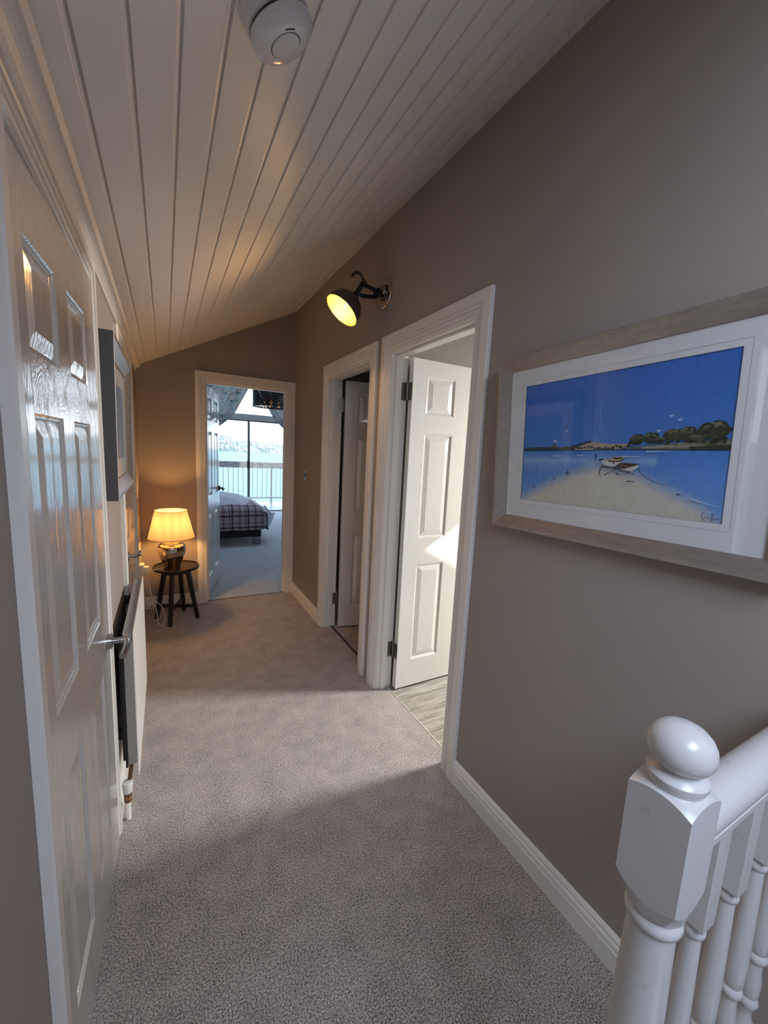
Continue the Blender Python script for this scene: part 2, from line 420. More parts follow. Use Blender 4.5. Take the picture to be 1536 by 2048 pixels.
# ---------- door_2 : far left door (closed)
d2 = empty('door_2', (L, H0, 0)); struct(d2, 'closed white door beyond the radiator, mostly hidden at a grazing angle', 'door')
bm = MB(); arch_mesh(bm, H0, H1, LH, [(o, p-.020) for o, p in architrave(.060, .020)], lambda u, z, p: (PFL+p, u, z)); rel(obj('door_casing', bm, M_WHITE), d2)
bm = MB(); lining_mesh(bm, H0, H1, LH, .12, lambda u, z, p: (L+p, u, z)); rel(obj('door_lining', bm, M_WHITE), d2)
lf = obj('door_leaf', leaf_mesh(.803, 1.970, ROWS1, [(.11, .33), (.47, .69)]), [M_GRAIN, M_GRAINH], d2)
lf.rotation_euler = (0, 0, PI/2); lf.location = Vector((-.199, H0+.006, .008)) - d2.location
obj('door_handle', lever_mesh(1, -1), M_CHROME, lf, (.09, 0, .872))

# ---------- door_3 : bathroom door (open)
PR = lambda u, z, p: (R-p, u, z)
d3 = empty('door_3', (R, B0, 0)); struct(d3, 'bright white six-panel door standing open into the bathroom', 'door')
bm = MB(); arch_mesh(bm, B0, B1, RH, architrave(.101), PR); rel(obj('door_casing', bm, M_WHITE), d3)
bm = MB(); lining_mesh(bm, B0, B1, RH, .11, lambda u, z, p: (R-p, u, z), stop=(.028, .066)); rel(obj('door_lining', bm, M_WHITE), d3)
lf = obj('door_leaf', leaf_mesh(.745, 2.045, ROWS, COLS), [M_GRAIN, M_GRAINH], d3)
lf.location = Vector((1.2634, 2.0325, .010)) - d3.location; lf.rotation_euler = (0, 0, math.radians(.4))
for z in (1.86, .25): obj('hinge', (lambda b: (add_box(b, -.034, .002, .0105, .0125, -.05, .05), add_box(b, .002, .004, -.048, -.006, -.05, .05), b)[-1])(hinge_mesh(.1)), M_STEEL, lf, (-.005, .049, z))
obj('door_handle', lever_mesh(-1, -1), M_CHROME, lf, (.69, 0, .93))

# ---------- door_4 : middle right door (open, dark room)
d4 = empty('door_4', (R, A0, 0)); struct(d4, 'shaded white panelled door open inside the middle right doorway', 'door')
bm = MB(); arch_mesh(bm, A0, A1, RH, architrave(.098), PR); rel(obj('door_casing', bm, M_WHITE), d4)
bm = MB(); lining_mesh(bm, A0, A1, RH, .11, lambda u, z, p: (R-p, u, z), stop=(.028, .066)); rel(obj('door_lining', bm, M_WHITE), d4)
lf = obj('door_leaf', leaf_mesh(.72, 2.05, ROWS, COLS), [M_GRAIN, M_GRAINH], d4)
lf.location = Vector((1.272, 3.042, .010)) - d4.location; lf.rotation_euler = (0, 0, math.radians(-12.8))
for z in (1.86, .24): obj('hinge', (lambda b: (add_box(b, -.036, -.002, -.002, .002, -.05, .05), b)[-1])(hinge_mesh(.1)), M_STEEL, lf, (-.010, .044, z))

# ---------- door_5 : bedroom door (open)
PF = lambda u, z, p: (u, D-p, z)
d5 = empty('door_5', (E0, D, 0)); struct(d5, 'white six-panel bedroom door swung inward at the far doorway, tinted blue by daylight', 'door')
bm = MB(); arch_mesh(bm, E0, E1, EH, architrave(.083), PF); rel(obj('door_casing', bm, M_WHITE), d5)
bm = MB(); lining_mesh(bm, E0, E1, EH, .10, lambda u, z, p: (u, D-p, z) if False else (u, D-p, z), stop=(.028, .058)); rel(obj('door_lining', bm, M_WHITE), d5)
lf = obj('door_leaf', leaf_mesh(.785, 2.045, ROWS, [(.105, .32), (.465, .68)]), [M_GRAIN, M_GRAINH], d5)
ang = math.atan2(4.8958-4.13, .5317-.3300)
# visible face must be local y=0 facing +x-ish: local -y -> (sin a, -cos a)
lf.location = Vector((.334, 4.132, .010)) - d5.location; lf.rotation_euler = (0, 0, ang)
for z in (1.82, 1.06, .26): obj('hinge', (lambda b: (add_box(b, -.03, 0, -.004, .004, -.05, .05), b)[-1])(hinge_mesh(.1)), M_BLACKMETAL, lf, (-.004, -.006, z))
obj('door_handle', lever_mesh(-1, -1), M_BLACKMETAL, lf, (.735, 0, 1.02))

# ------------------------------------------------------------------ side rooms
bm = MB()
add_prism(bm, [(R+.11, -.1), (3.95, -.1), (3.95, 1.80), (1.6, 3.0), (R+.11, 2.83)], 'y', .1, .2)
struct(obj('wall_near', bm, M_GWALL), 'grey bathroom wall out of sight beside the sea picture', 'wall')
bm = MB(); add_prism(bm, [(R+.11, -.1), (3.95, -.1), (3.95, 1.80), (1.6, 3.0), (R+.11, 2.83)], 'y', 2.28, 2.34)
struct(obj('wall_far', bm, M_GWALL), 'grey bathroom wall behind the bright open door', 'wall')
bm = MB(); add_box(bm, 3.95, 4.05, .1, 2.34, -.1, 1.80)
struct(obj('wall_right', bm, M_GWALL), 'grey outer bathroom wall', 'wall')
# bathroom roof falling towards +x, with a roof window hole
def zr(x): return 3.0 - .511*(x-1.6)
WX0, WX1, WY0, WY1 = 3.40, 3.80, .955, 1.36
bm = MB()
def roofcell(x0, x1, y0, y1):
    add_prism(bm, [(x0, zr(x0)), (x1, zr(x1)), (x1, zr(x1)+.05), (x0, zr(x0)+.05)], 'y', y0, y1)
roofcell(1.58, WX0, .1, 2.34); roofcell(WX1, 4.05, .1, 2.34); add_prism(bm, [(1.263, 2.828), (1.6, 3.0), (1.6, 3.06), (1.263, 2.888)], 'y', .1, 2.34); roofcell(WX0, WX1, .1, WY0); roofcell(WX0, WX1, WY1, 2.34)
struct(obj('ceiling', bm, M_GWALL), 'sloping bathroom ceiling around its roof window', 'ceiling')
bm = MB()
for (x0, x1, y0, y1) in ((WX0-.03, WX0, WY0-.03, WY1+.03), (WX1, WX1+.03, WY0-.03, WY1+.03), (WX0, WX1, WY0-.03, WY0), (WX0, WX1, WY1, WY1+.03)):
    add_prism(bm, [(x0, zr(x0)-.015), (x1, zr(x1)-.015), (x1, zr(x1)+.03), (x0, zr(x0)+.03)], 'y', y0, y1)
w1 = obj('window_1', bm, M_WHITE); struct(w1, 'white roof window frame lighting the bathroom', 'window')
# middle room
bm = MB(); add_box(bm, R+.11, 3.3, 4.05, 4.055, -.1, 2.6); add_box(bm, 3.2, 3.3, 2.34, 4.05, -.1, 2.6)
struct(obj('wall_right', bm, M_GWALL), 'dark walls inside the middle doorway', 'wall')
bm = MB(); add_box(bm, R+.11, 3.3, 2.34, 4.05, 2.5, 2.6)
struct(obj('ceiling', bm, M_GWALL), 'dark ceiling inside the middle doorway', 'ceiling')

# ------------------------------------------------------------------ bedroom
BZ = 3.35
bm = MB(); add_box(bm, -1.4, L, D, D+.1, -.1, BZ); add_box(bm, R, 4.6, D+.0, D+.1, -.1, BZ)
add_prism(bm, [(L, zc(L)+.021), (R, zc(R)+.021), (R, BZ), (L, BZ)], 'y', D, D+.1)
struct(obj('wall_near', bm, M_BWALL), 'pale bedroom wall beside the doorway', 'wall')
bm = MB(); add_box(bm, -1.4, -1.3, D+.1, 9.7, -.1, BZ); struct(obj('wall_left', bm, M_BWALL), 'pale bedroom wall behind the open door', 'wall')
bm = MB(); add_box(bm, 4.5, 4.6, D+.1, 9.7, -.1, BZ); struct(obj('wall_right', bm, M_BWALL), 'pale bedroom wall on the hidden right side', 'wall')
bm = MB(); add_box(bm, -1.4, 4.6, D, 9.8, BZ, BZ+.08); struct(obj('ceiling', bm, M_BWALL), 'white bedroom ceiling seen above the open door', 'ceiling')
WL, WR = -.3, 3.9
bm = MB(); wall_cells(bm, 'y', 9.70, 9.80, -1.4, 4.6, -.1, BZ, [(WL, WR, 0, 2.115), (WL, WR, 2.23, 3.25)])
struct(obj('wall_far', bm, mat('weathered_grey_beam', (.58, .57, .54), .6)), 'grey window wall with the lintel above the sliding doors', 'wall')
M_ALU = mat('grey_aluminium', (.19, .18, .19), .4, .3)
w2 = empty('window_2', (1.8, 9.72, 0)); struct(w2, 'sliding glass balcony doors looking out over the bay', 'window')
bm = MB()
add_box(bm, WL, WR, 9.715, 9.785, .0, .025); add_box(bm, WL, WR, 9.715, 9.785, 2.085, 2.115)
for xm in (.30, 1.70, 3.10): add_box(bm, xm-.025, xm+.025, 9.72, 9.78, .025, 2.085)
rel(obj('window_frame', bm, M_ALU), w2)
for xa, xb in ((WL, .275), (.325, 1.675), (1.725, 3.075), (3.125, WR)):
    bm = MB(); add_box(bm, xa, xb, 9.748, 9.753, .025, 2.085); rel(obj('window_pane', bm, M_GLASS), w2)
bm = MB(); add_box(bm, 1.66, 1.70, 9.685, 9.72, 1.02, 1.20, 0, .006); rel(obj('door_pull', bm, M_BLACKMETAL), w2)
w3 = empty('window_3', (1.8, 9.72, 2.23)); struct(w3, 'high glazing above the grey lintel between the curtains', 'window')
bm = MB(); add_box(bm, WL, WR, 9.72, 9.78, 2.23, 2.25); add_box(bm, WL, WR, 9.72, 9.78, 3.23, 3.25); rel(obj('window_frame', bm, M_WHITE), w3)
bm = MB(); add_box(bm, WL, WR, 9.748, 9.752, 2.25, 3.23); rel(obj('window_pane', bm, M_GLASS), w3)

# curtains
def curtain_mat():
    m = mat('grey_floral_curtain', (.4, .42, .42), .9, spec=.1)
    v = coords(m, (1, .3, 1)); n = noise(m, v, 5.5, 4, .6, 1.5)
    r = ramp(m, n.outputs['Fac'], [(.34, (.14, .16, .165)), (.43, (.45, .49, .49)), (.54, (.68, .71, .69)), (.635, (.48, .30, .30)), (.67, (.74, .75, .71))])
    lk(m, r.outputs['Color'], bsdf(m).inputs['Base Color'])
    t = nd(m, 'ShaderNodeBsdfTranslucent'); mx = nd(m, 'ShaderNodeMixShader'); mx.inputs[0].default_value = .35
    lk(m, r.outputs['Color'], t.inputs['Color']); lk(m, bsdf(m).outputs[0], mx.inputs[1]); lk(m, t.outputs[0], mx.inputs[2])
    lk(m, mx.outputs[0], m.node_tree.nodes['Material Output'].inputs['Surface']); return m
M_CURT = curtain_mat()
def curtain(side, label):
    bm = MB(); nu, nv = 72, 34; grid = []
    # inner edge sweeps from centre top to the tie-back
    pts_in = [(3.22, .02), (2.83, .10), (2.5, .27), (2.246, .40), (2.07, .56), (1.93, .72), (1.75, 1.02), (1.55, 1.42), (1.45, 1.62), (1.2, 1.66), (.6, 1.58), (.03, 1.50)]
    def xin(z):
        for (za, xa), (zb, xb) in zip(pts_in, pts_in[1:]):
            if za >= z >= zb: return xa + (xb-xa)*(za-z)/(za-zb)
        return pts_in[-1][1]
    for j in range(nv+1):
        z = 3.22 - (3.19)*j/nv; xi = xin(z); xo = 2.0
        row = []
        for i in range(nu+1):
            t = i/nu; x = xi + (xo-xi)*t
            amp = .035*min(1, .5+abs(z-1.45)); y = 9.60 + amp*math.sin(t*2*PI*11 + .4*math.sin(z*3)) + .012*math.sin(t*57)
            row.append(bm.verts.new((1.79 + side*x, y, z)))
        grid.append(row)
    for j in range(nv):
        for i in range(nu):
            f = bm.faces.new((grid[j][i], grid[j][i+1], grid[j+1][i+1], grid[j+1][i])); f.smooth = True
    o = obj('curtain', bm, M_CURT)
    md = o.modifiers.new('thickness', 'SOLIDIFY'); md.thickness = .004
    tag(o, label, 'curtain', 'curtains at the balcony window')
    bm = MB(); add_tube(bm, [(1.79+side*1.6, 9.53, 1.47), (1.79+side*1.8, 9.535, 1.50), (1.79+side*2.02, 9.62, 1.56)], .012, 8)
    obj('tie_back', bm, M_CURT, o)
curtain(-1, 'floral grey curtain swept to the left of the balcony window')
curtain(1, 'floral grey curtain swept to the right, under the black pendant shade')
# bed
M_THROW = mat('plaid_throw', (.3, .26, .28), .95, spec=.1)
def plaid(m):
    tc = nd(m, 'ShaderNodeUVMap'); sp = nd(m, 'ShaderNodeSeparateXYZ'); lk(m, tc.outputs[0], sp.inputs[0])
    def stripes(out, freq, lines):
        mu = nd(m, 'ShaderNodeMath', operation='MULTIPLY'); mu.inputs[1].default_value = freq; lk(m, out, mu.inputs[0])
        fr = nd(m, 'ShaderNodeMath', operation='FRACT'); lk(m, mu.outputs[0], fr.inputs[0])
        st = []
        for a, b, v_ in lines: st += [(a, (0, 0, 0)), (a+.012, (v_, v_, v_)), (b-.012, (v_, v_, v_)), (b, (0, 0, 0))]
        return ramp(m, fr.outputs[0], [(0, (0, 0, 0))] + st)
    a = stripes(sp.outputs[0], 4.3, [(.10, .22, .75), (.30, .37, .5), (.62, .78, .35)])
    b = stripes(sp.outputs[1], 5.6, [(.15, .30, .8), (.55, .64, .4)])
    ad = nd(m, 'ShaderNodeMix', data_type='RGBA', blend_type='ADD'); ad.inputs[0].default_value = 1
    lk(m, a.outputs['Color'], ad.inputs[6]); lk(m, b.outputs['Color'], ad.inputs[7])
    r = ramp(m, ad.outputs[2], [(0, (.42, .36, .39)), (.5, (.19, .12, .14)), (1, (.075, .035, .045))])
    lk(m, r.outputs['Color'], bsdf(m).inputs['Base Color'])
plaid(M_THROW)
M_DUVET = mat('white_sheet', (.72, .74, .80), .9, spec=.1)
v = coords(M_DUVET); n = noise(M_DUVET, v, 5, 3, .5, .5); bump(M_DUVET, n.outputs['Fac'], .6, .05)
M_FLEECE = mat('lilac_fleece', (.80, .79, .88), 1, spec=.05)
v = coords(M_FLEECE); n = noise(M_FLEECE, v, 22, 4, .7); bump(M_FLEECE, n.outputs['Fac'], 1, .05)
BX0, BX1, BY0, BY1 = -.75, 1.325, 6.345, 7.85
bed = empty('bed', (.3, 7.1, 0)); tag(bed, 'double bed on a black base glimpsed through the far doorway', 'bed')
bm = MB(); add_box(bm, BX0, BX1-.02, BY0+.015, BY1, .115, .30, 0, .02); rel(obj('bed_base', bm, mat('black_bed_fabric', (.012, .010, .013), .8)), bed)
bm = MB(); add_box(bm, BX0+.02, BX1-.03, BY0+.03, BY1-.02, .30, .53, 0, .05); rel(obj('mattress', bm, M_DUVET), bed)
for x, y in ((BX1-.09, BY0+.03), (BX0+.1, BY0+.06), (BX1-.1, BY1-.1), (BX0+.1, BY1-.1)):
    bm = MB(); add_box(bm, x-.055, x+.06, y-.02, y+.05, 0, .118, 0, .004); rel(obj('leg', bm, mat('grey_metal_leg', (.20, .22, .25), .4, .6)), bed)
def drape(name, x0, x1, y0, y1, zt, hem_n, hem_e, m, label, cat, off, bumpy=.012, top_only=False, par=None, crown=.0):
    """cloth over the bed: y0 side and x1 end hang down to hem heights"""
    bm = MB(); uvl = bm.loops.layers.uv.new('uv')
    r_ = .11
    def curve(s, length, hem):   # s measured inward from hem: returns (horizontal offset from edge inward, z)
        drop = zt - hem
        if s < drop - r_: return (0.0 - .012*(1-s/max(drop, .01)), hem + s)
        q = (s-(drop-r_))/(r_*PI/2)
        if q < 1: return (r_*(1-math.cos(q*PI/2)), zt-r_+r_*math.sin(q*PI/2))
        return (r_ + (s-(drop-r_)-r_*PI/2), zt)
    nx_, ny_ = 80, 60
    sx_max = (zt-hem_e-r_) + r_*PI/2 + (x1-x0-r_); sy_max = (zt-hem_n-r_) + r_*PI/2 + (y1-y0-r_)
    grid = {}
    for i in range(nx_+1):
        for j in range(ny_+1):
            sx_ = sx_max*(i/nx_)**1.25; sy_ = sy_max*(j/ny_)**1.25
            ox, zx = curve(sx_, 0, hem_e); oy, zy = curve(sy_, 0, hem_n)
            z = min(zx, zy) if False else zt - math.hypot(zt-zx, zt-zy) if (zt-zx) < r_ and (zt-zy) < r_ else min(zx, zy)
            z = max(z, min(hem_n, hem_e))
            X_ = x1-ox+off; Y_ = y0+oy-off
            if z < zt-.04:
                Y_ += bumpy*math.sin(X_*23)*min(1, (zt-z)*4)*.8; X_ += bumpy*math.sin(Y_*17)*min(1, (zt-z)*4)
            dd = min(ox, oy)
            z += crown*min(1, max(0, (dd)/.45))**.8 + bumpy*.8*math.sin(X_*9+Y_*5)*math.sin(Y_*11)
            grid[i, j] = (bm.verts.new((X_, Y_, z)), sx_, sy_)
    for i in range(nx_):
        for j in range(ny_):
            q = [grid[i, j], grid[i+1, j], grid[i+1, j+1], grid[i, j+1]]
            f = bm.faces.new([a[0] for a in q]); f.smooth = True
            for lp, a in zip(f.loops, q): lp[uvl].uv = (a[1], a[2])
    o = obj(name, bm, m)
    md = o.modifiers.new('thickness', 'SOLIDIFY'); md.thickness = .012
    if label: tag(o, label, cat)
    return o
DUV = drape('duvet', BX0, BX1+.06, BY0+.09, BY1, .585, .50, .20, M_DUVET, 'white duvet with its corner hanging off the bed end', 'duvet', .03, .010, crown=.02)
drape('blanket', BX0, BX1-.045, BY0+.0, BY0+.80, .615, .245, .30, M_THROW, 'purple grey plaid throw hanging down the side of the bed', 'blanket', .05, .010, crown=.015)
# fleece strip on top of the throw
bm = MB(); g = {}
for i in range(71):
    for j in range(41):
        x = BX0 + (BX1-.10-BX0)*i/70; y = BY0+.02 + (BY1-.10-BY0-.02)*j/40
        e = min(1, max(0, (BX1-.06-x)/.55)); f_ = min(1, max(0, (y-BY0-.0)/.30)); bk = min(1, max(0, (BY1-y)/.25))
        z = .60 + .050*math.sin(min(1, f_)*PI/2) + .075*e**.7*f_ * bk**.5 + .014*math.sin(x*14+y*6)*math.sin(y*16+x*3) + random.uniform(-.004, .004) - .06*(1-e)**2
        g[i, j] = bm.verts.new((x, y, z))
for i in range(70):
    for j in range(40):
        f = bm.faces.new((g[i, j], g[i+1, j], g[i+1, j+1], g[i, j+1])); f.smooth = True
o = obj('blanket', bm, M_FLEECE); md = o.modifiers.new('thickness', 'SOLIDIFY'); md.thickness = .02; tag(o, 'rumpled lilac white fleece blanket on top of the bed', 'blanket')

# loose corner of the duvet cover hanging off the bed end
bm = MB(); g = {}
cA, cB, cC, cD = Vector((1.37, 6.50, .600)), Vector((1.375, 6.44, .27)), Vector((1.60, 6.72, .43)), Vector((1.50, 6.60, .26))
for i in range(13):
    for j in range(13):
        u, v_ = i/12, j/12
        p = (cA*(1-u)+cC*u)*(1-v_) + (cB*(1-u)+cD*u)*v_
        p.y += .018*math.sin(u*9+v_*4); p.z += .010*math.sin(u*7) - .03*math.sin(u*PI)*(1-v_)
        g[i, j] = bm.verts.new(p)
for i in range(12):
    for j in range(12):
        f = bm.faces.new((g[i, j], g[i+1, j], g[i+1, j+1], g[i, j+1])); f.smooth = True
o = obj('hanging_corner', bm, M_DUVET, DUV); md = o.modifiers.new('thickness', 'SOLIDIFY'); md.thickness = .006
# added roof window, unseen above the bed, carries the bedroom fill lamp
w5 = empty('added_window', (1.4, 6.9, BZ)); struct(w5, 'unseen roof window added above the bed to light the bedroom', 'window')
bm = MB()
for a in ((-1.05, -1.0, -.6, .6), (1.0, 1.05, -.6, .6), (-1.0, 1.0, -.6, -.55), (-1.0, 1.0, .55, .6)): add_box(bm, a[0], a[1], a[2], a[3], -.04, .0)
obj('window_frame', bm, M_WHITE, w5)
bm = MB(); add_box(bm, -1.0, 1.0, -.55, .55, -.012, -.002); obj('added_panel', bm, M_MAT, w5)  # added panel fills the extra window, no opening behind it
# pendant lamp with lattice shade
pn = empty('pendant_light', (1.262, 5.5, 2.035)); tag(pn, 'black lattice drum pendant with candle bulbs in the bedroom', 'pendant light')
M_LATT = mat('black_lattice', (.010, .014, .024), .5)
M_COPP = mat('copper_lining', (.35, .16, .08), .45, .3)
bm = MB(); N = 44; Rr = .25; Hh = .245
for r_, z0, z1 in ((Rr+.002, 0, .012), (Rr+.002, Hh-.012, Hh)):
    add_lathe(bm, [(r_-.004, z0), (r_, z0), (r_, z1), (r_-.004, z1), (r_-.004, z0)], (0, 0, 0), None, 64, 0, cap=False)
for s in (-1, 1):
    for k in range(N):
        a0 = 2*PI*k/N; pts = [(Rr*math.cos(a0+s*t*1.0), Rr*math.sin(a0+s*t*1.0), .006+(Hh-.012)*t) for t in [q/8 for q in range(9)]]
        for P0, P1 in zip(pts, pts[1:]):
            w = .0092; d0 = Vector((-P0[1], P0[0], 0)).normalized()*w; d1_ = Vector((-P1[1], P1[0], 0)).normalized()*w
            f = bm.faces.new([bm.verts.new(Vector(P0)-d0), bm.verts.new(Vector(P0)+d0), bm.verts.new(Vector(P1)+d1_), bm.verts.new(Vector(P1)-d1_)])
o = obj('lamp_shade', bm, M_LATT, pn); md = o.modifiers.new('thickness', 'SOLIDIFY'); md.thickness = .003
bm = MB(); add_cyl(bm, (0, 0, .16), (0, 0, 3.35-2.035), .006, 8); add_cyl(bm, (-.25, 0, Hh-.006), (.25, 0, Hh-.006), .004, 6); add_cyl(bm, (0, -.25, Hh-.006), (0, .25, Hh-.006), .004, 6)
obj('suspension', bm, M_BLACKMETAL, pn)
for a in (-1.9, -.9, .4, 1.7, 2.9):
    bm = MB(); c_ = (.10*math.cos(a), .10*math.sin(a), 0)
    add_cyl(bm, (0, 0, .165), (c_[0], c_[1], .08), .006, 8); add_cyl(bm, (c_[0], c_[1], .075), (c_[0], c_[1], .12), .012, 10)
    h_ = obj('bulb_holder', bm, M_COPP, pn)
    bm = MB(); add_lathe(bm, [(.0, -.065), (.010, -.062), (.012, -.03), (.011, 0)], (c_[0], c_[1], .075), None, 14); obj('candle_bulb', bm, M_CANDLE, h_)

# balcony
M_DECK = mat('blue_grey_deck_tile', (.11, .16, .24), .35)
bm = MB(); add_box(bm, -2, 6, 9.8, 11.7, -.2, -.03); struct(obj('floor', bm, M_DECK), 'blue grey balcony deck outside the sliding doors', 'balcony')
M_RAILM = mat('grey_railing_paint', (.17, .17, .18), .5)
rl = empty('balcony_railing', (1.8, 11.35, -.03)); tag(rl, 'grey metal balcony railing with a deep weathered top board', 'railing')
bm = MB(); add_box(bm, -1.5, 5.5, 11.32, 11.36, .95, 1.112)
M_WEATH = mat('weathered_board', (.20, .19, .18), .8); v = coords(M_WEATH, (3, 1, 8)); n = noise(M_WEATH, v, 3, 4)
r = ramp(M_WEATH, n.outputs['Fac'], [(.35, (.13, .13, .13)), (.65, (.26, .25, .24))]); lk(M_WEATH, r.outputs['Color'], bsdf(M_WEATH).inputs['Base Color'])
rel(obj('top_board', bm, M_WEATH), rl)
bm = MB(); add_box(bm, -1.5, 5.5, 11.325, 11.355, .115, .15); rel(obj('bottom_rail', bm, M_RAILM), rl)
for k in range(-14, 18):
    x = 2.59 + .126*k
    if k in (0, -14): continue
    bm = MB(); add_box(bm, x-.0065, x+.0065, 11.334, 11.347, .15, .95); rel(obj('baluster', bm, M_RAILM), rl)
for x in (2.59, 1.0-.174, 4.6):
    bm = MB(); add_box(bm, x-.02, x+.02, 11.32, 11.36, -.03, .95); rel(obj('post', bm, M_RAILM), rl)
# sea and far shore
M_SEA = mat('pale_bay_water', (.10, .20, .215), .12)
v = coords(M_SEA, (.02, .3, 1)); n = noise(M_SEA, v, 2, 5, .6)
r = ramp(M_SEA, n.outputs['Fac'], [(.35, (.095, .185, .20)), (.65, (.155, .225, .23))]); lk(M_SEA, r.outputs['Color'], bsdf(M_SEA).inputs['Base Color'])
bsdf(M_SEA).inputs['Roughness'].default_value = .5; bsdf(M_SEA).inputs['Specular IOR Level'].default_value = .06
bm = MB(); add_box(bm, -900, 1500, 14, 1500, -9.2, -9)
struct(obj('sea', bm, M_SEA), 'pale turquoise water of the bay outside', 'water')
def hills(name, xa, xb, y, prof_, m, label, seedv):
    rnd = random.Random(seedv); bm = MB(); nx_ = 90; ny_ = 10; g = {}
    for i in range(nx_+1):
        t = i/nx_; x = xa+(xb-xa)*t
        for (ta, ha), (tb, hb) in zip(prof_, prof_[1:]):
            if ta <= t <= tb: h = ha+(hb-ha)*(t-ta)/(tb-ta); break
        for j in range(ny_+1):
            q = j/ny_; z = -9.5 + (h+9.5)*math.sin(q*PI/2)**.8*(1) + (rnd.uniform(-1, 1)*h*.08 if 0 < j else 0)
            g[i, j] = bm.verts.new((x, y+q*140+rnd.uniform(-4, 4), z))
    for i in range(nx_):
        for j in range(ny_): bm.faces.new((g[i, j], g[i+1, j], g[i+1, j+1], g[i, j+1]))
    struct(obj(name, bm, m), label, 'hill')
M_HILL = mat('wooded_shore', (.10, .13, .12), .95)
v = coords(M_HILL); n = noise(M_HILL, v, .06, 5, .7)
r = ramp(M_HILL, n.outputs['Fac'], [(.38, (.09, .13, .13)), (.5, (.17, .19, .16)), (.62, (.34, .30, .26)), (.7, (.14, .18, .17))]); lk(M_HILL, r.outputs['Color'], bsdf(M_HILL).inputs['Base Color'])
hills('hillside', -60, 185, 900, [(0, 36), (.55, 34), (.78, 25), (.88, 12), (1, 7)], M_HILL, 'hazy wooded hill across the bay at the left', 3)
hills('hillside', 120, 420, 1000, [(0, 11), (.12, 17), (.3, 19), (.5, 12), (.8, 10), (1, 16)], M_HILL, 'low wooded shore across the bay at the right', 5)

# ------------------------------------------------------------------ framed pictures
def framed(bm, W, H, prof_, mi=0):
    """frame in local: u right (x), v up (z), p proud (towards -y). prof (inset, proud)"""
    cols = []
    for ins, p in prof_:
        cols.append([bm.verts.new((x, -p, z)) for x, z in ((ins, ins), (W-ins, ins), (W-ins, H-ins), (ins, H-ins))])
    for A_, B_ in zip(cols, cols[1:]):
        for k in range(4):
            f = bm.faces.new((A_[k], A_[(k+1) % 4], B_[(k+1) % 4], B_[k])); f.material_index = mi
FPROF = [(0, 0), (0, .040), (.002, .0425), (.012, .041), (.044, .024), (.047, .0225), (.047, .016)]
# ---- right picture, local x to the right as seen, z up, hangs on right wall
PW, PH = .850, .610
pr = empty('framed_picture'); tag(pr, 'large silver framed beach print with two rowing boats on the right wall', 'picture')
bm = MB(); framed(bm, PW, PH, FPROF); obj('picture_frame', bm, M_SILVER, pr)
AX0, AX1, AZ0, AZ1 = .115, .718, .110, .505
bm = MB()
def ringrect(bm, o, i, p0):
    a = [bm.verts.new((x, -p0, z)) for x, z in ((o[0], o[2]), (o[1], o[2]), (o[1], o[3]), (o[0], o[3]))]
    b = [bm.verts.new((x, -p0, z)) for x, z in ((i[0], i[2]), (i[1], i[2]), (i[1], i[3]), (i[0], i[3]))]
    for k in range(4): bm.faces.new((a[k], a[(k+1) % 4], b[(k+1) % 4], b[k]))
ringrect(bm, (.045, PW-.045, .045, PH-.045), (AX0, AX1, AZ0, AZ1), .0180)
ringrect(bm, (AX0, AX1, AZ0, AZ1), (AX0, AX1, AZ0, AZ1), .0150)
obj('mount_board', bm, M_MAT, pr)
bm = MB(); q = .017
ringrect(bm, (AX0-q, AX1+q, AZ0-q, AZ1+q), (AX0-q+.0012, AX1+q-.0012, AZ0-q+.0012, AZ1+q-.0012), .0183)
obj('mount_line', bm, M_LINE, pr)
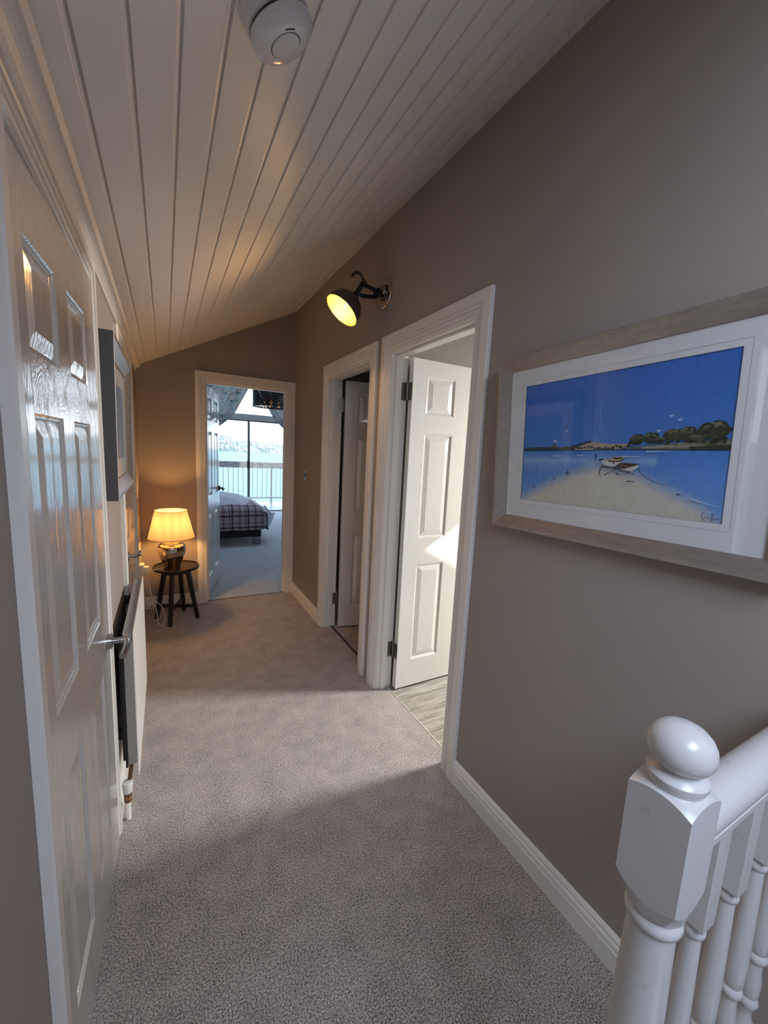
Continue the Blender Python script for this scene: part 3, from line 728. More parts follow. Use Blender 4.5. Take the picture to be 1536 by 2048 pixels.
# print : painted with vertex colours
M_PRINT = mat('printed_seascape', (1, 1, 1), .6, spec=.3)
va = nd(M_PRINT, 'ShaderNodeVertexColor'); va.layer_name = 'ink'
n = noise(M_PRINT, coords(M_PRINT), 60, 5, .7)
r = ramp(M_PRINT, n.outputs['Fac'], [(.3, (.70, .70, .70)), (.7, (.84, .84, .84))])
mx = nd(M_PRINT, 'ShaderNodeMix', data_type='RGBA', blend_type='MULTIPLY'); mx.inputs[0].default_value = 1
lk(M_PRINT, va.outputs['Color'], mx.inputs[6]); lk(M_PRINT, r.outputs['Color'], mx.inputs[7]); lk(M_PRINT, mx.outputs[2], bsdf(M_PRINT).inputs['Base Color'])
class Ink:
    def __init__(s): s.bm = MB(); s.cl = s.bm.loops.layers.float_color.new('ink'); s.layer = 0
    def P(s, u, v_): return Vector((AX0+(AX1-AX0)*u, -.0152-.00002*s.layer, AZ0+(AZ1-AZ0)*v_))
    def poly(s, pts, col):
        s.layer += 1; vs = [s.bm.verts.new(s.P(*p)) for p in pts]
        f = s.bm.faces.new(vs)
        for i, lp in enumerate(f.loops): lp[s.cl] = (*(col[i % len(col)] if isinstance(col[0], tuple) else col), 1)
        bmesh.ops.triangulate(s.bm, faces=[f])
    def line(s, pts, col, w=.003, taper=True):
        s.layer += 1; n_ = len(pts)
        P = [s.P(*p) for p in pts]
        L1, L2 = [], []
        for i, p in enumerate(P):
            t = (P[min(i+1, n_-1)]-P[max(i-1, 0)]); t.y = 0; t.normalize(); nn = Vector((-t.z, 0, t.x))
            ww = w*.5*(AX1-AX0)*(1-.7*i/(n_-1) if taper else 1)
            L1.append(s.bm.verts.new(p+nn*ww)); L2.append(s.bm.verts.new(p-nn*ww))
        for i in range(n_-1):
            f = s.bm.faces.new((L1[i], L1[i+1], L2[i+1], L2[i]))
            for lp in f.loops: lp[s.cl] = (*col, 1)
    def blob(s, u, v_, ru, rv, col, n_=9, jit=.25, rnd=random.Random(4)):
        s.poly([(u+ru*math.cos(2*PI*k/n_)*rnd.uniform(1-jit, 1+jit*.3), v_+rv*math.sin(2*PI*k/n_)*rnd.uniform(1-jit, 1+jit*.3)) for k in range(n_)], col)
ink = Ink()
NU, NV = 60, 50
def sand_edge(u):
    pts = [(0, .01), (.107, .092), (.224, .181), (.323, .25), (.423, .297), (.494, .317), (.598, .289), (.668, .262), (.735, .206), (.827, .148), (.913, .085), (.984, .002), (1, -.02)]
    for (a, b), (c, d) in zip(pts, pts[1:]):
        if a <= u <= c: return b+(d-b)*(u-a)/(c-a)
    return 0
def lerp(a, b, t): t = max(0, min(1, t)); return tuple(x+(y-x)*t for x, y in zip(a, b))
def base_col(u, v_):
    if v_ > .437:
        return lerp((.055, .225, .66), (.035, .175, .62), (v_-.44)/.5)
    w = lerp((.16, .38, .80), (.06, .24, .70), (v_-.05)/.38)
    w = lerp(w, (.26, .48, .80), 1-abs(v_-.36)/.05 if v_ < .43 else 0) if u < .75 else w
    s = sand_edge(u)
    return lerp(w, (.66, .64, .55), (s - v_ + .06)/.11)
gv = {}
for i in range(NU+1):
    for j in range(NV+1):
        gv[i, j] = ink.bm.verts.new(ink.P(i/NU, j/NV))
for i in range(NU):
    for j in range(NV):
        f = ink.bm.faces.new((gv[i, j], gv[i+1, j], gv[i+1, j+1], gv[i, j+1]))
        for lp, (a, b) in zip(f.loops, ((i, j), (i+1, j), (i+1, j+1), (i, j+1))):
            vv = b/NV
            lp[ink.cl] = (*base_col(a/NU, vv if not (j*1.0/NV <= .44 < (j+1.0)/NV) else (vv if b == j else .436)), 1)
# far land
ink.poly([(0, .455), (.12, .470), (.21, .462), (.34, .468), (.341, .438), (.0, .438)], (.012, .03, .07))
ink.poly([(.30, .466), (.35, .487), (.382, .495), (.40, .507), (.421, .509), (.435, .501), (.446, .491), (.45, .455)], (.015, .04, .16))
ink.poly([(.417, .507), (.421, .535), (.425, .507)], (.015, .04, .16))
ink.poly([(.336, .456), (.365, .474), (.401, .488), (.442, .501), (.477, .49), (.523, .483), (.613, .482), (.60, .450), (.506, .446), (.439, .440), (.352, .441)], (.42, .33, .27))
ink.poly([(.33, .445), (.50, .444), (.50, .437), (.33, .437)], (.55, .52, .45))
rr = random.Random(2)
for k in range(34):
    u = .03+.62*k/34; ink.blob(u, .455+rr.uniform(-.006, .012)*(1 if k > 12 else .6), .010, rr.uniform(.006, .013), (.015+rr.uniform(0, .05), .035+rr.uniform(0, .05), .03))
ink.blob(.212, .474, .02, .014, (.10, .12, .06))
ink.poly([(0, .441), (.34, .441), (.66, .444), (.84, .437), (1, .434), (1, .428), (.66, .437), (.34, .436), (0, .436)], (.008, .02, .05))
ink.poly([(.60, .448), (.675, .462), (.779, .475), (.888, .487), (.998, .492), (.998, .438), (.838, .437), (.70, .441)], (.14, .16, .09))
for k in range(26): u = .70+.29*rr.random(); v_ = .448+.035*rr.random()*(u-.5)*2; ink.line([(u-.03, v_), (u+.03, v_+.002)], (.36, .37, .28), .005)
ink.poly([(.86, .455), (.998, .462), (.998, .437), (.86, .437)], (.03, .035, .02))
for (cu, cv, ru, rv) in ((.652, .508, .034, .040), (.712, .516, .034, .040), (.752, .500, .018, .020), (.798, .530, .036, .045), (.849, .535, .040, .045), (.94, .548, .060, .058), (.885, .505, .03, .025)):
    ink.blob(cu, cv, ru, rv, (.022, .030, .014), 14, .18)
    for k in range(26):
        a = rr.random()*2*PI; q = rr.random()**.5*.8
        uu, vv = cu+ru*q*math.cos(a), cv+rv*q*math.sin(a)
        if uu > .99: continue
        lt = max(0, math.sin(a)*q)*.8+.15*rr.random()
        ink.blob(min(uu, .988), vv, .009, .008, lerp((.03, .045, .02), (.25, .28, .17), lt), 6, .4)
for k in range(24): u = .62+.37*rr.random(); ink.blob(min(u, .98), .478+rr.uniform(-.008, .014)+(u-.62)*.03, .010, .010, (.02, .028, .015), 6, .4)
# light streaks on water
for p in (((.889, .137), (.93, .118), (.983, .101)), ((.219, .395), (.299, .393)), ((.592, .392), (.68, .392)), ((.36, .398), (.402, .399)), ((.70, .425), (.80, .427))):
    ink.line(list(p), (.45, .60, .78), .006)
# boats
ink.poly([(.494, .362), (.51, .362), (.556, .356), (.601, .373), (.587, .35), (.572, .336), (.558, .319), (.532, .32), (.502, .338)], (.62, .60, .57))
ink.poly([(.507, .366), (.529, .379), (.547, .389), (.6, .394), (.604, .376), (.586, .359), (.556, .353), (.53, .36)], (.42, .36, .29))
ink.poly([(.541, .383), (.591, .386), (.601, .379), (.567, .372)], (.04, .025, .02))
ink.line([(.53, .360), (.556, .354), (.586, .360), (.603, .375)], (.05, .03, .025), .005, False)
ink.poly([(.481, .372), (.503, .375), (.507, .365), (.484, .362)], (.01, .012, .02))
ink.line([(.556, .355), (.558, .335)], (.02, .02, .02), .006)
ink.poly([(.573, .319), (.589, .308), (.608, .307), (.637, .32), (.673, .341), (.669, .316), (.644, .293), (.626, .292), (.600, .302)], (.66, .64, .62))
ink.poly([(.573, .326), (.587, .348), (.635, .346), (.674, .341), (.636, .324), (.607, .309), (.583, .311)], (.13, .085, .055))
ink.poly([(.587, .345), (.635, .343), (.668, .339), (.630, .332)], (.035, .022, .016))
ink.line([(.574, .322), (.590, .310), (.608, .309), (.637, .323), (.674, .342)], (.03, .02, .02), .004, False)
ink.poly([(.64, .297), (.648, .300), (.648, .257)], (.6, .6, .6))
ink.line([(.669, .316), (.685, .277), (.712, .248), (.748, .225), (.781, .213), (.801, .209)], (.012, .03, .08), .0032)
ink.line([(.491, .352), (.459, .308), (.404, .278)], (.10, .16, .28), .0022)
for p in (((.493, .309), (.489, .26), (.496, .246)), ((.516, .257), (.547, .288)), ((.558, .312), (.56, .274)), ((.574, .308), (.59, .29), (.606, .284)), ((.572, .275), (.595, .258)), ((.496, .316), (.561, .317), (.577, .313)), ((.615, .284), (.657, .273)), ((.625, .218), (.645, .222), (.666, .218)), ((.566, .312), (.569, .290))):
    ink.line(list(p), (.06, .06, .09), .006)
for p in (((.461, .41), (.463, .342)), ((.468, .401), (.467, .381)), ((.313, .28), (.315, .232)), ((.301, .255), (.332, .258)), ((.223, .206), (.244, .206)), ((.094, .137), (.103, .115), (.111, .120)), ((.118, .189), (.124, .187)), ((.836, .152), (.845, .156), (.853, .151))):
    ink.line(list(p), (.012, .02, .05), .006)
for u, v_ in ((.787, .648), (.82, .62), (.742, .557), (.289, .59), (.219, .516), (.23, .507)):
    ink.line([(u-.007, v_+.006), (u, v_-.002), (u+.008, v_+.008)], (.75, .78, .80), .004, False)
for p in (((.937, .062), (.934, .035), (.94, .013), (.943, .030), (.947, .036), (.950, .026), (.954, .036), (.957, .026), (.960, .034)), ((.962, .050), (.978, .056)), ((.969, .052), (.967, .012)), ((.972, .030), (.974, .012), (.978, .032), (.981, .024), (.984, .034), (.987, .026), (.991, .032))):
    ink.line(list(p), (.02, .03, .09), .0022, False)
o = obj('art_print', ink.bm, M_PRINT, pr)
bm = MB(); add_box(bm, .046, PW-.046, -.0205, -.0195, .046, PH-.046); obj('picture_glass', bm, M_GLASS, pr)
bm = MB(); add_box(bm, .03, PW-.03, -.014, -.002, .03, PH-.03); obj('backing_board', bm, M_FRAMESIDE, pr)
# place: local x -> -y world, local y -> +x world ... rotation about z by -90deg
def place_pic(root, cx, cy, cz, yaw, roll_, tilt, W, H):
    Rz = Matrix.Rotation(yaw, 4, 'Z'); Ry = Matrix.Rotation(roll_, 4, 'Y'); Rx = Matrix.Rotation(tilt, 4, 'X')
    root.matrix_world = Matrix.Translation((cx, cy, cz)) @ Rz @ Rx @ Ry @ Matrix.Translation((-W/2, 0, -H/2))
place_pic(pr, R-.0125, .727, 1.566, -PI/2, -.024, math.radians(2.0), PW, PH)

# ---- left picture
PW2, PH2 = .80, .600
pl = empty('framed_picture'); tag(pl, 'silver framed picture seen edge-on, high on the left wall', 'picture')
bm = MB()
framed(bm, PW2, PH2, [(0, 0), (0, .046)], 1); framed(bm, PW2, PH2, [(0, .046), (.002, .0475), (.016, .046), (.060, .024), (.062, .018)], 0)
bmesh.ops.remove_doubles(bm, verts=bm.verts, dist=1e-6)
obj('picture_frame', bm, [M_SILVER, M_FRAMESIDE], pl)
bm = MB(); add_box(bm, .05, PW2-.05, -.018, -.002, .05, PH2-.05); obj('mount_board', bm, M_MAT, pl)
bm = MB(); add_box(bm, .15, PW2-.15, -.0187, -.018, .14, PH2-.14); obj('art_print', bm, mat('pale_blue_print', (.18, .30, .45), .6), pl)
bm = MB(); add_box(bm, .06, PW2-.06, -.0215, -.0205, .06, PH2-.06); obj('picture_glass', bm, M_GLASS, pl)
place_pic(pl, L+.005, 1.755+PW2/2, 1.580, PI/2, 0.0, math.radians(.6), PW2, PH2)

# ------------------------------------------------------------------ smoke detector
nrm = Vector((.511, 0, -1)).normalized(); RM = frame_dir(nrm)
sd = empty('smoke_detector', (.195, .897, zc(.195))); sd.scale = (1.08, 1.08, 1.08); tag(sd, 'round white smoke alarm on the boarded ceiling', 'smoke detector')
bm = MB()
add_lathe(bm, [(.060, -.012), (.060, .004), (.058, .010), (.056, .012)], (0, 0, 0), RM, 48)
add_lathe(bm, [(.056, .008), (.058, .014), (.057, .026), (.055, .028)], (0, 0, 0), RM, 48)
obj('mounting_base', bm, M_GREYPL, sd)
bm = MB(); add_lathe(bm, [(.052, .024), (.0525, .036)], (0, 0, 0), RM, 48)
obj('vent_ring', bm, M_GREYDK, sd)
bm = MB(); add_lathe(bm, [(.054, .028), (.056, .0295), (.056, .0305), (.053, .031)], (0, 0, 0), RM, 48)
add_lathe(bm, [(.053, .0365), (.057, .0375), (.0575, .046), (.055, .052), (.048, .057), (.040, .0595), (.028, .060), (.0275, .0585)], (0, 0, 0), RM, 48, cap=False)
add_lathe(bm, [(.0265, .0585), (.0265, .061), (.025, .0625), (.0, .0628)], (0, 0, 0), RM, 48)
for k in range(9):
    a = -.9+k*.09 - 1.6
    p = RM @ Vector((.034*math.cos(a), .034*math.sin(a), .0601)); q_ = RM @ Vector((.034*math.cos(a+.05), .034*math.sin(a+.05), .0601))
obj('cover', bm, M_GREYPL, sd)
bm = MB(); add_lathe(bm, [(.0272, .0582), (.0278, .0602)], (0, 0, 0), RM, 48, cap=False)
a_ = [(RM @ Vector((.0335*math.cos(t), .0335*math.sin(t), .0600))) for t in [2.9+.06*k for k in range(10)]]
add_tube(bm, a_, .0011, 6); obj('test_button_gap', bm, M_BLACK, sd)

# ------------------------------------------------------------------ wall sconce
pt = Vector((R, 2.215, 2.428)); sc_ = empty('wall_lamp', pt); tag(sc_, 'black swing-arm dome wall light, lit, above the middle doorway', 'wall lamp')
bm = MB(); add_lathe(bm, [(.082, 0), (.082, .004), (.076, .010), (.060, .012), (.058, .009), (.036, .010)], (0, 0, 0), frame_dir((-1, 0, 0)), 40)
obj('wall_plate', bm, mat('clear_chrome_plate', (.42, .38, .35), .12, 1), sc_)
bm = MB(); add_lathe(bm, [(.045, .008), (.045, .026), (.036, .034), (.020, .038), (.014, .060), (0, .060)], (0, 0, .0), frame_dir((-1, 0, 0)), 32)
obj('pivot_cup', bm, mat('polished_dark_chrome', (.25, .23, .22), .12, 1), sc_)
J = Vector((-.185, .0, .030))
bm = MB()
def bar(bm, p0, p1, w=.010, h=.018):
    p0, p1 = Vector(p0), Vector(p1); M3 = frame_dir(p1-p0); l = (p1-p0).length
    vs = []
    for z_ in (0, l):
        for a, b in ((-w, -h), (w, -h), (w, h), (-w, h)): vs.append(bm.verts.new(p0 + M3 @ Vector((a*.5, b*.5, z_))))
    for f in ((0, 1, 2, 3), (7, 6, 5, 4), (0, 4, 5, 1), (1, 5, 6, 2), (2, 6, 7, 3), (3, 7, 4, 0)): bm.faces.new([vs[i] for i in f])
bar(bm, (-.050, 0, -.006), (-.078, 0, .004), .011, .018); bar(bm, (-.076, 0, .003), (-.150, 0, .018), .011, .019)
bar(bm, (-.050, 0, -.018), (-.062, 0, -.034), .011, .018); bar(bm, (-.060, 0, -.034), (-.148, 0, -.046), .011, .020); bar(bm, (-.146, 0, -.046), (-.176, .010, -.030), .011, .018)
add_cyl(bm, (-.055, -.02, -.006), (-.055, .02, -.006), .017, 16); add_cyl(bm, (-.055, -.024, -.006), (-.055, .024, -.006), .008, 12)
add_cyl(bm, (-.147, -.016, .018), (-.147, .016, .018), .016, 18)
bar(bm, (-.147, 0, .018), (-.186, .012, -.046), .012, .026)
obj('arm', bm, M_BLACKMETAL, sc_)
bm = MB(); cn = Vector((-.180, .0, .036))
add_tube(bm, [cn + Vector((.033*math.cos(t), 0, .033*math.sin(t))) for t in [(-.15+.13*k)*1 for k in range(25)]], .0085, 12)
add_cyl(bm, (-.147, -.022, .022), (-.147, .022, .022), .0125, 18)
obj('joint_ring', bm, mat('dark_pewter', (.09, .08, .075), .3, .7), sc_)
nd_ = Vector((-.625, .0, -.780)); DM = frame_dir(nd_)
rc = Vector((.8905, 2.232, 2.2845)) - pt        # rim centre
R0 = .104
dome = [(0.012, -.112), (.030, -.108), (.055, -.098), (.078, -.078), (.094, -.050), (.102, -.022), (R0, 0)]
bm = MB(); add_lathe(bm, dome, rc, DM, 44, cap=False)
ds = obj('dome_shade', bm, M_SCOUT, sc_)
bm = MB(); add_lathe(bm, [(r_-.003 if r_ > .02 else r_, z_+.003) for r_, z_ in dome[:-1]] + [(R0-.003, 0)], rc, DM, 44, cap=False)
add_lathe(bm, [(R0-.003, 0), (R0, 0), (R0+.0015, .001), (R0, .002), (R0-.003, .001)], rc, DM, 44, cap=False)
obj('enamel_lining', bm, M_SCIN, ds)
bm = MB(); add_lathe(bm, [(.024, -.125), (.024, -.095), (.016, -.090)], rc, DM, 20); add_lathe(bm, [(.030, -.108), (.030, -.080)], rc, DM, 24, cap=False); obj('lamp_holder', bm, M_BLACKMETAL, ds)
bm = MB(); add_lathe(bm, [(.010, -.085), (.018, -.068), (.024, -.045), (.021, -.025), (.010, -.014), (0, -.012)], rc, DM, 24); obj('light_bulb', bm, M_GLASS, sc_)
bm = MB()
for s in (-1, 0, 1):
    a = rc + DM @ Vector((s*.007, 0, -.075)); b = rc + DM @ Vector((s*.010, 0, -.030)); add_cyl(bm, a, b, .0022, 8)
obj('filament', bm, M_BULB, sc_)
def point_light(name, loc, energy, col, rad, parent):
    l = bpy.data.lights.new(name, 'POINT'); l.energy = energy; l.color = col; l.shadow_soft_size = rad
    o = bpy.data.objects.new(name, l); C.objects.link(o); o.parent = parent; o.location = loc; return o
point_light('bulb_light', rc + DM @ Vector((0, 0, -.045)), 13, (1, .52, .19), .028, sc_)

# ------------------------------------------------------------------ light switch
ls = empty('light_switch', (R, 3.66, 1.27)); tag(ls, 'small brushed steel light switch left of the middle doorway', 'light switch')
bm = MB(); add_box(bm, -.006, 0, -.043, .043, -.043, .043, 0, .002); obj('face_plate', bm, M_CHROME, ls)
bm = MB(); add_box(bm, -.0075, -.005, -.014, .014, -.020, .020, 0, .001); add_box(bm, -.011, -.007, -.008, .008, -.014, .002, 0, .001); obj('rocker', bm, M_BLACKMETAL, ls)

# ------------------------------------------------------------------ radiator
XF = -.1213; Y0, Y1, Z0, Z1 = 1.702, 2.452, .180, .780
rd = empty('radiator', (L, Y0, 0)); tag(rd, 'white panel radiator on the left wall between two doors', 'radiator')
bm = MB(); add_box(bm, XF-.006, XF, Y0-.002, Y1+.002, Z0, Z1, 0, .002); rel(obj('front_panel', bm, M_RAD), rd)
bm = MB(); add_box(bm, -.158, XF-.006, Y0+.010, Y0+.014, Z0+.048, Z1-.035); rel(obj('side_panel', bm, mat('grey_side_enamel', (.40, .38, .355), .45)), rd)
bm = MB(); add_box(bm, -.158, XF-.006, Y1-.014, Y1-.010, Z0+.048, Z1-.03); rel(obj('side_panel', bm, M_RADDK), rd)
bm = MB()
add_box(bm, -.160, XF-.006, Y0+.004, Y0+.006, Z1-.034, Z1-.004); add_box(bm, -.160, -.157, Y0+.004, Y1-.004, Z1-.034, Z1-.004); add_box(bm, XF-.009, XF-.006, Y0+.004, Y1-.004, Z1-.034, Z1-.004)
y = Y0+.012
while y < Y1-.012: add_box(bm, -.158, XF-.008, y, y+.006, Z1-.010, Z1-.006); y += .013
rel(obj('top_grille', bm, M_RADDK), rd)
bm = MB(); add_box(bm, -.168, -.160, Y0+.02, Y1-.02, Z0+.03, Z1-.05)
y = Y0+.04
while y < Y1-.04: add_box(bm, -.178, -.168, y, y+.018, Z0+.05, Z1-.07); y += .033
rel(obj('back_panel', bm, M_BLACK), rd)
for y in (Y0+.12, Y1-.12):
    bm = MB(); add_box(bm, L, L+.004, y-.015, y+.015, Z0+.1, Z1-.06); add_box(bm, L, -.165, y-.012, y+.012, Z1-.10, Z1-.06); add_box(bm, L, -.165, y-.012, y+.012, Z0+.10, Z0+.14)
    rel(obj('wall_bracket', bm, M_BLACK), rd)
vv = empty('valve_anchor') if False else None
bm = MB(); add_cyl(bm, (-.164, 1.700, 0), (-.164, 1.700, .085), .0085, 16); p_ = rel(obj('feed_pipe', bm, M_RAD), rd); p_['label'] = 'white painted feed pipe at the near end'
bm = MB(); add_lathe(bm, [(.009, .078), (.0135, .080), (.0135, .096), (.011, .099), (.014, .102), (.014, .122), (.010, .124)], (-.164, 1.700, 0), None, 6, smooth=False)
add_cyl(bm, (-.164, 1.700, .112), (-.150, 1.725, .215), .007, 10)
v_ = rel(obj('valve_body', bm, M_COPPERV), rd); v_['label'] = 'brown compression valve body'
bm = MB(); add_lathe(bm, [(.012, .120), (.0155, .122), (.0185, .162), (.017, .166), (0, .167)], (-.164, 1.700, 0), None, 24); c_ = rel(obj('valve_cap', bm, M_PLASTIC), rd); c_['label'] = 'white plastic valve cap'

# ------------------------------------------------------------------ stool and table lamp
ST = Vector((.0593, 3.7405, 0))
st = empty('stool', ST); tag(st, 'round black four-legged stool carrying the table lamp', 'stool')
bm = MB(); add_lathe(bm, [(.0, .448), (.165, .448), (.178, .452), (.181, .460), (.180, .470), (.176, .473), (.170, .470), (.167, .465), (0, .465)], (0, 0, 0), None, 56)
obj('seat', bm, M_BLACKWOOD, st)
bm = MB(); add_lathe(bm, [(.105, .415), (.110, .448)], (0, 0, 0), None, 40); obj('apron', bm, M_BLACKWOOD, st)
for k in range(4):
    a = math.radians(-20 + 90*k) ; ca, sa = math.cos(a), math.sin(a)
    bm = MB(); pts = []
    for z_, r_, w_ in ((0, .168, .0145), (.45, .088, .0190)):
        for s1, s2 in ((-1, -1), (1, -1), (1, 1), (-1, 1)):
            x = (r_+s1*w_)*ca - s2*w_*sa; y = (r_+s1*w_)*sa + s2*w_*ca; pts.append(bm.verts.new((x, y, z_)))
    for f in ((3, 2, 1, 0), (4, 5, 6, 7), (0, 1, 5, 4), (1, 2, 6, 5), (2, 3, 7, 6), (3, 0, 4, 7)): bm.faces.new([pts[i] for i in f])
    bmesh.ops.bevel(bm, geom=list(bm.edges), offset=.003, segments=2, affect='EDGES')
    obj('leg', bm, M_BLACKWOOD, st)
bm = MB()
for k in range(2):
    a = math.radians(-20+90*k); M2 = Matrix.Rotation(a, 3, 'Z')
    vs = add_box(bm, -.150, .150, -.008, .008, .100+.012*k, .128+.012*k)
    for v_ in vs: v_.co = M2 @ v_.co
obj('stretcher', bm, M_BLACKWOOD, st)

LP = Vector((.030, 3.742, .466)); tl = empty('table_lamp', LP); tag(tl, 'lit table lamp with mirrored base and cream shade on the black stool', 'table lamp')
bm = MB(); add_lathe(bm, [(.0, 0), (.060, 0), (.064, .006), (.070, .03), (.088, .075), (.104, .125), (.109, .155), (.106, .178), (.095, .194), (.083, .199), (.080, .203), (.083, .208), (.080, .216), (.060, .220), (.028, .222), (.020, .224), (.0, .224)], (0, 0, 0), None, 56)
obj('lamp_base', bm, M_MIRROR, tl)
bm = MB(); add_cyl(bm, (0, 0, .222), (0, 0, .285), .011, 14); add_cyl(bm, (0, 0, .27), (0, 0, .30), .016, 14)
for k in range(3):
    a = 2*PI*k/3; add_cyl(bm, (0, 0, .455), (.118*math.cos(a), .118*math.sin(a), .470), .0016, 6)
add_cyl(bm, (0, 0, .28), (0, 0, .2801), .016, 6); add_tube(bm, spline([(.016, 0, .285), (.045, 0, .33), (.045, 0, .41), (0, 0, .458)], 5), .0014, 6); add_tube(bm, spline([(-.016, 0, .285), (-.045, 0, .33), (-.045, 0, .41), (0, 0, .458)], 5), .0014, 6)
obj('bulb_stem', bm, M_BRASS, tl)
bm = MB(); add_lathe(bm, [(.176, .252), (.173, .262), (.1215, .478), (.120, .482)], (0, 0, 0), None, 64, cap=False)
o = obj('lamp_shade', bm, M_SHADE, tl)
bm = MB(); add_lathe(bm, [(.1195, .480), (.1225, .480), (.1225, .484), (.1195, .484), (.1195, .480)], (0, 0, 0), None, 64, cap=False)
obj('shade_trim', bm, M_SHADE, o); bm = MB()
add_lathe(bm, [(.1755, .250), (.1775, .250), (.1775, .256), (.1755, .256), (.1755, .250)], (0, 0, 0), None, 64, cap=False)
obj('shade_trim', bm, M_SHADE, o)
bm = MB(); add_lathe(bm, [(.010, .300), (.022, .325), (.028, .350), (.022, .374), (0, .384)], (0, 0, 0), None, 24); obj('light_bulb', bm, M_GLASS, tl)
bm = MB(); add_cyl(bm, (0, 0, .325), (0, 0, .362), .004, 10); obj('filament', bm, M_BULB, tl)
point_light('bulb_light', (0, 0, .352), 15, (1, .52, .16), .028, tl)

# socket, plug and flex
so = empty('wall_socket', (L, 3.60, .50)); tag(so, 'white surface-mounted socket box on the left wall by the stool', 'socket')
bm = MB(); add_box(bm, 0, .034, -.043, .043, -.050, .045, 0, .004); obj('socket_box', bm, M_PLASTIC, so)
pg = empty('plug', (L+.034, 3.60, .50)); tag(pg, 'white plug pushed into the socket box, cable hanging down', 'plug')
bm = MB(); add_box(bm, .0, .030, -.024, .024, -.026, .022, 0, .006); obj('plug_body', bm, M_PLASTIC, pg)
bm = MB(); add_box(bm, .0, .020, -.006, .006, -.036, -.024, 0, .002); obj('cord_grip', bm, M_PLASTIC, pg)
bm = MB()
add_tube(bm, spline([(.030-.058, 3.70, .474), (-.045, 3.66, .478), (-.095, 3.64, .478), (-.130, 3.63, .468), (-.150, 3.635, .42), (-.142, 3.64, .36), (-.128, 3.63, .28), (-.118, 3.63, .20), (-.150, 3.64, .175), (-.155, 3.62, .21), (-.125, 3.60, .21), (-.095, 3.60, .15), (-.085, 3.59, .05), (-.060, 3.60, .006), (-.035, 3.62, .06), (-.055, 3.68, .14), (-.100, 3.70, .19), (-.135, 3.66, .25), (-.160, 3.62, .35), (-.165, 3.60, .44), (-.159, 3.60, .466)], 8), .0034, 8)
o = obj('power_cord', bm, M_PLASTIC); tag(o, 'cream lamp cable looping from the stool down to the carpet', 'cable')
bm = MB(); add_tube(bm, spline([(-.035, 3.62, .004), (.0, 3.66, .004), (.02, 3.72, .004), (.0, 3.77, .004), (-.03, 3.75, .004), (-.02, 3.69, .004)], 8), .0034, 8)
obj('loose_loop', bm, M_PLASTIC, o)

# ------------------------------------------------------------------ balustrade
NX, NY, NW = .5525, .212, .0358
nw = empty('newel_post', (NX, NY, 0)); tag(nw, 'white newel post with oval ball finial at the stair head', 'newel post')
bm = MB(); n_ = 12; zb, zt_ = .972, 1.100
gr = {}
for i in range(n_+1):
    for j in range(n_+1):
        u, w = -1+2*i/n_, -1+2*j/n_
        gr[i, j] = bm.verts.new((NW*u, NW*w, zt_+.010*(2-u*u-w*w)))
for i in range(n_):
    for j in range(n_): f = bm.faces.new((gr[i, j], gr[i+1, j], gr[i+1, j+1], gr[i, j+1])); f.smooth = True
edge = [(i, 0) for i in range(n_)] + [(n_, j) for j in range(n_)] + [(i, n_) for i in range(n_, 0, -1)] + [(0, j) for j in range(n_, 0, -1)]
low = []
for (i, j) in edge:
    v0 = gr[i, j]; u, w = v0.co.x/NW, v0.co.y/NW
    low.append(bm.verts.new((v0.co.x, v0.co.y, zb - .016*(2-u*u-w*w)*1.0)))
ring2 = [bm.verts.new((.033*(q.co.x/math.hypot(q.co.x, q.co.y)), .033*(q.co.y/math.hypot(q.co.x, q.co.y)), zb-.034)) for q in low]
for k in range(len(edge)):
    a, b = gr[edge[k]], gr[edge[(k+1) % len(edge)]]
    bm.faces.new((a, b, low[(k+1) % len(low)], low[k])); bm.faces.new((low[k], low[(k+1) % len(low)], ring2[(k+1) % len(low)], ring2[k]))
bm.faces.new(ring2[::-1])
obj('newel_block', bm, M_BALU, nw)
bm = MB()
add_lathe(bm, [(.030, 1.110), (.0315, 1.116), (.0335, 1.121), (.0335, 1.126), (.030, 1.1305), (.024, 1.1325), (.022, 1.135), (.0245, 1.138), (.031, 1.143), (.0352, 1.151), (.0366, 1.160), (.0352, 1.1695), (.031, 1.178), (.0235, 1.1855), (.013, 1.190), (0, 1.1915)], (0, 0, 0), None, 48)
obj('ball_finial', bm, M_BALU, nw)
bm = MB()
add_lathe(bm, [(.033, .946), (.033, .940), (.029, .936), (.0285, .932), (.032, .927), (.0333, .921), (.032, .915), (.028, .911), (.0278, .900), (.030, .80), (.0335, .62), (.036, .42), (.035, .30), (.030, .24), (.034, .23), (.035, .22), (.030, .215)], (0, 0, 0), None, 40)
add_box(bm, -NW, NW, -NW, NW, .0, .22, 0, .003)
obj('newel_shaft', bm, M_BALU, nw)
hr = empty('handrail', (.85, NY, 0)); tag(hr, 'rounded white handrail running from the newel post to the right wall', 'handrail')
bm = MB(); sec = [(-.022, 1.000), (-.022, 1.012), (-.0255, 1.0135), (-.0255, 1.019), (-.021, 1.021)] + [(-.030*math.cos(t), 1.040+.029*math.sin(t)) for t in [-.55+(PI+1.1)*k/22 for k in range(23)]] + [(.021, 1.021), (.0255, 1.019), (.0255, 1.0135), (.022, 1.012), (.022, 1.000)]
add_prism(bm, [(NY+a, b) for a, b in sec], 'x', NX+NW, R); [setattr(f_, 'smooth', True) for f_ in bm.faces if len(f_.verts) == 4 and f_.calc_center_median().z > 1.022]; rel(obj('rail_moulding', bm, M_BALU), hr)
o = obj('base_rail', (lambda b: (add_box(b, NX+NW, R, NY-.03, NY+.03, 0, .03, 0, .002), b)[-1])(MB()), M_BALU); tag(o, 'low white base rail under the spindles', 'rail')
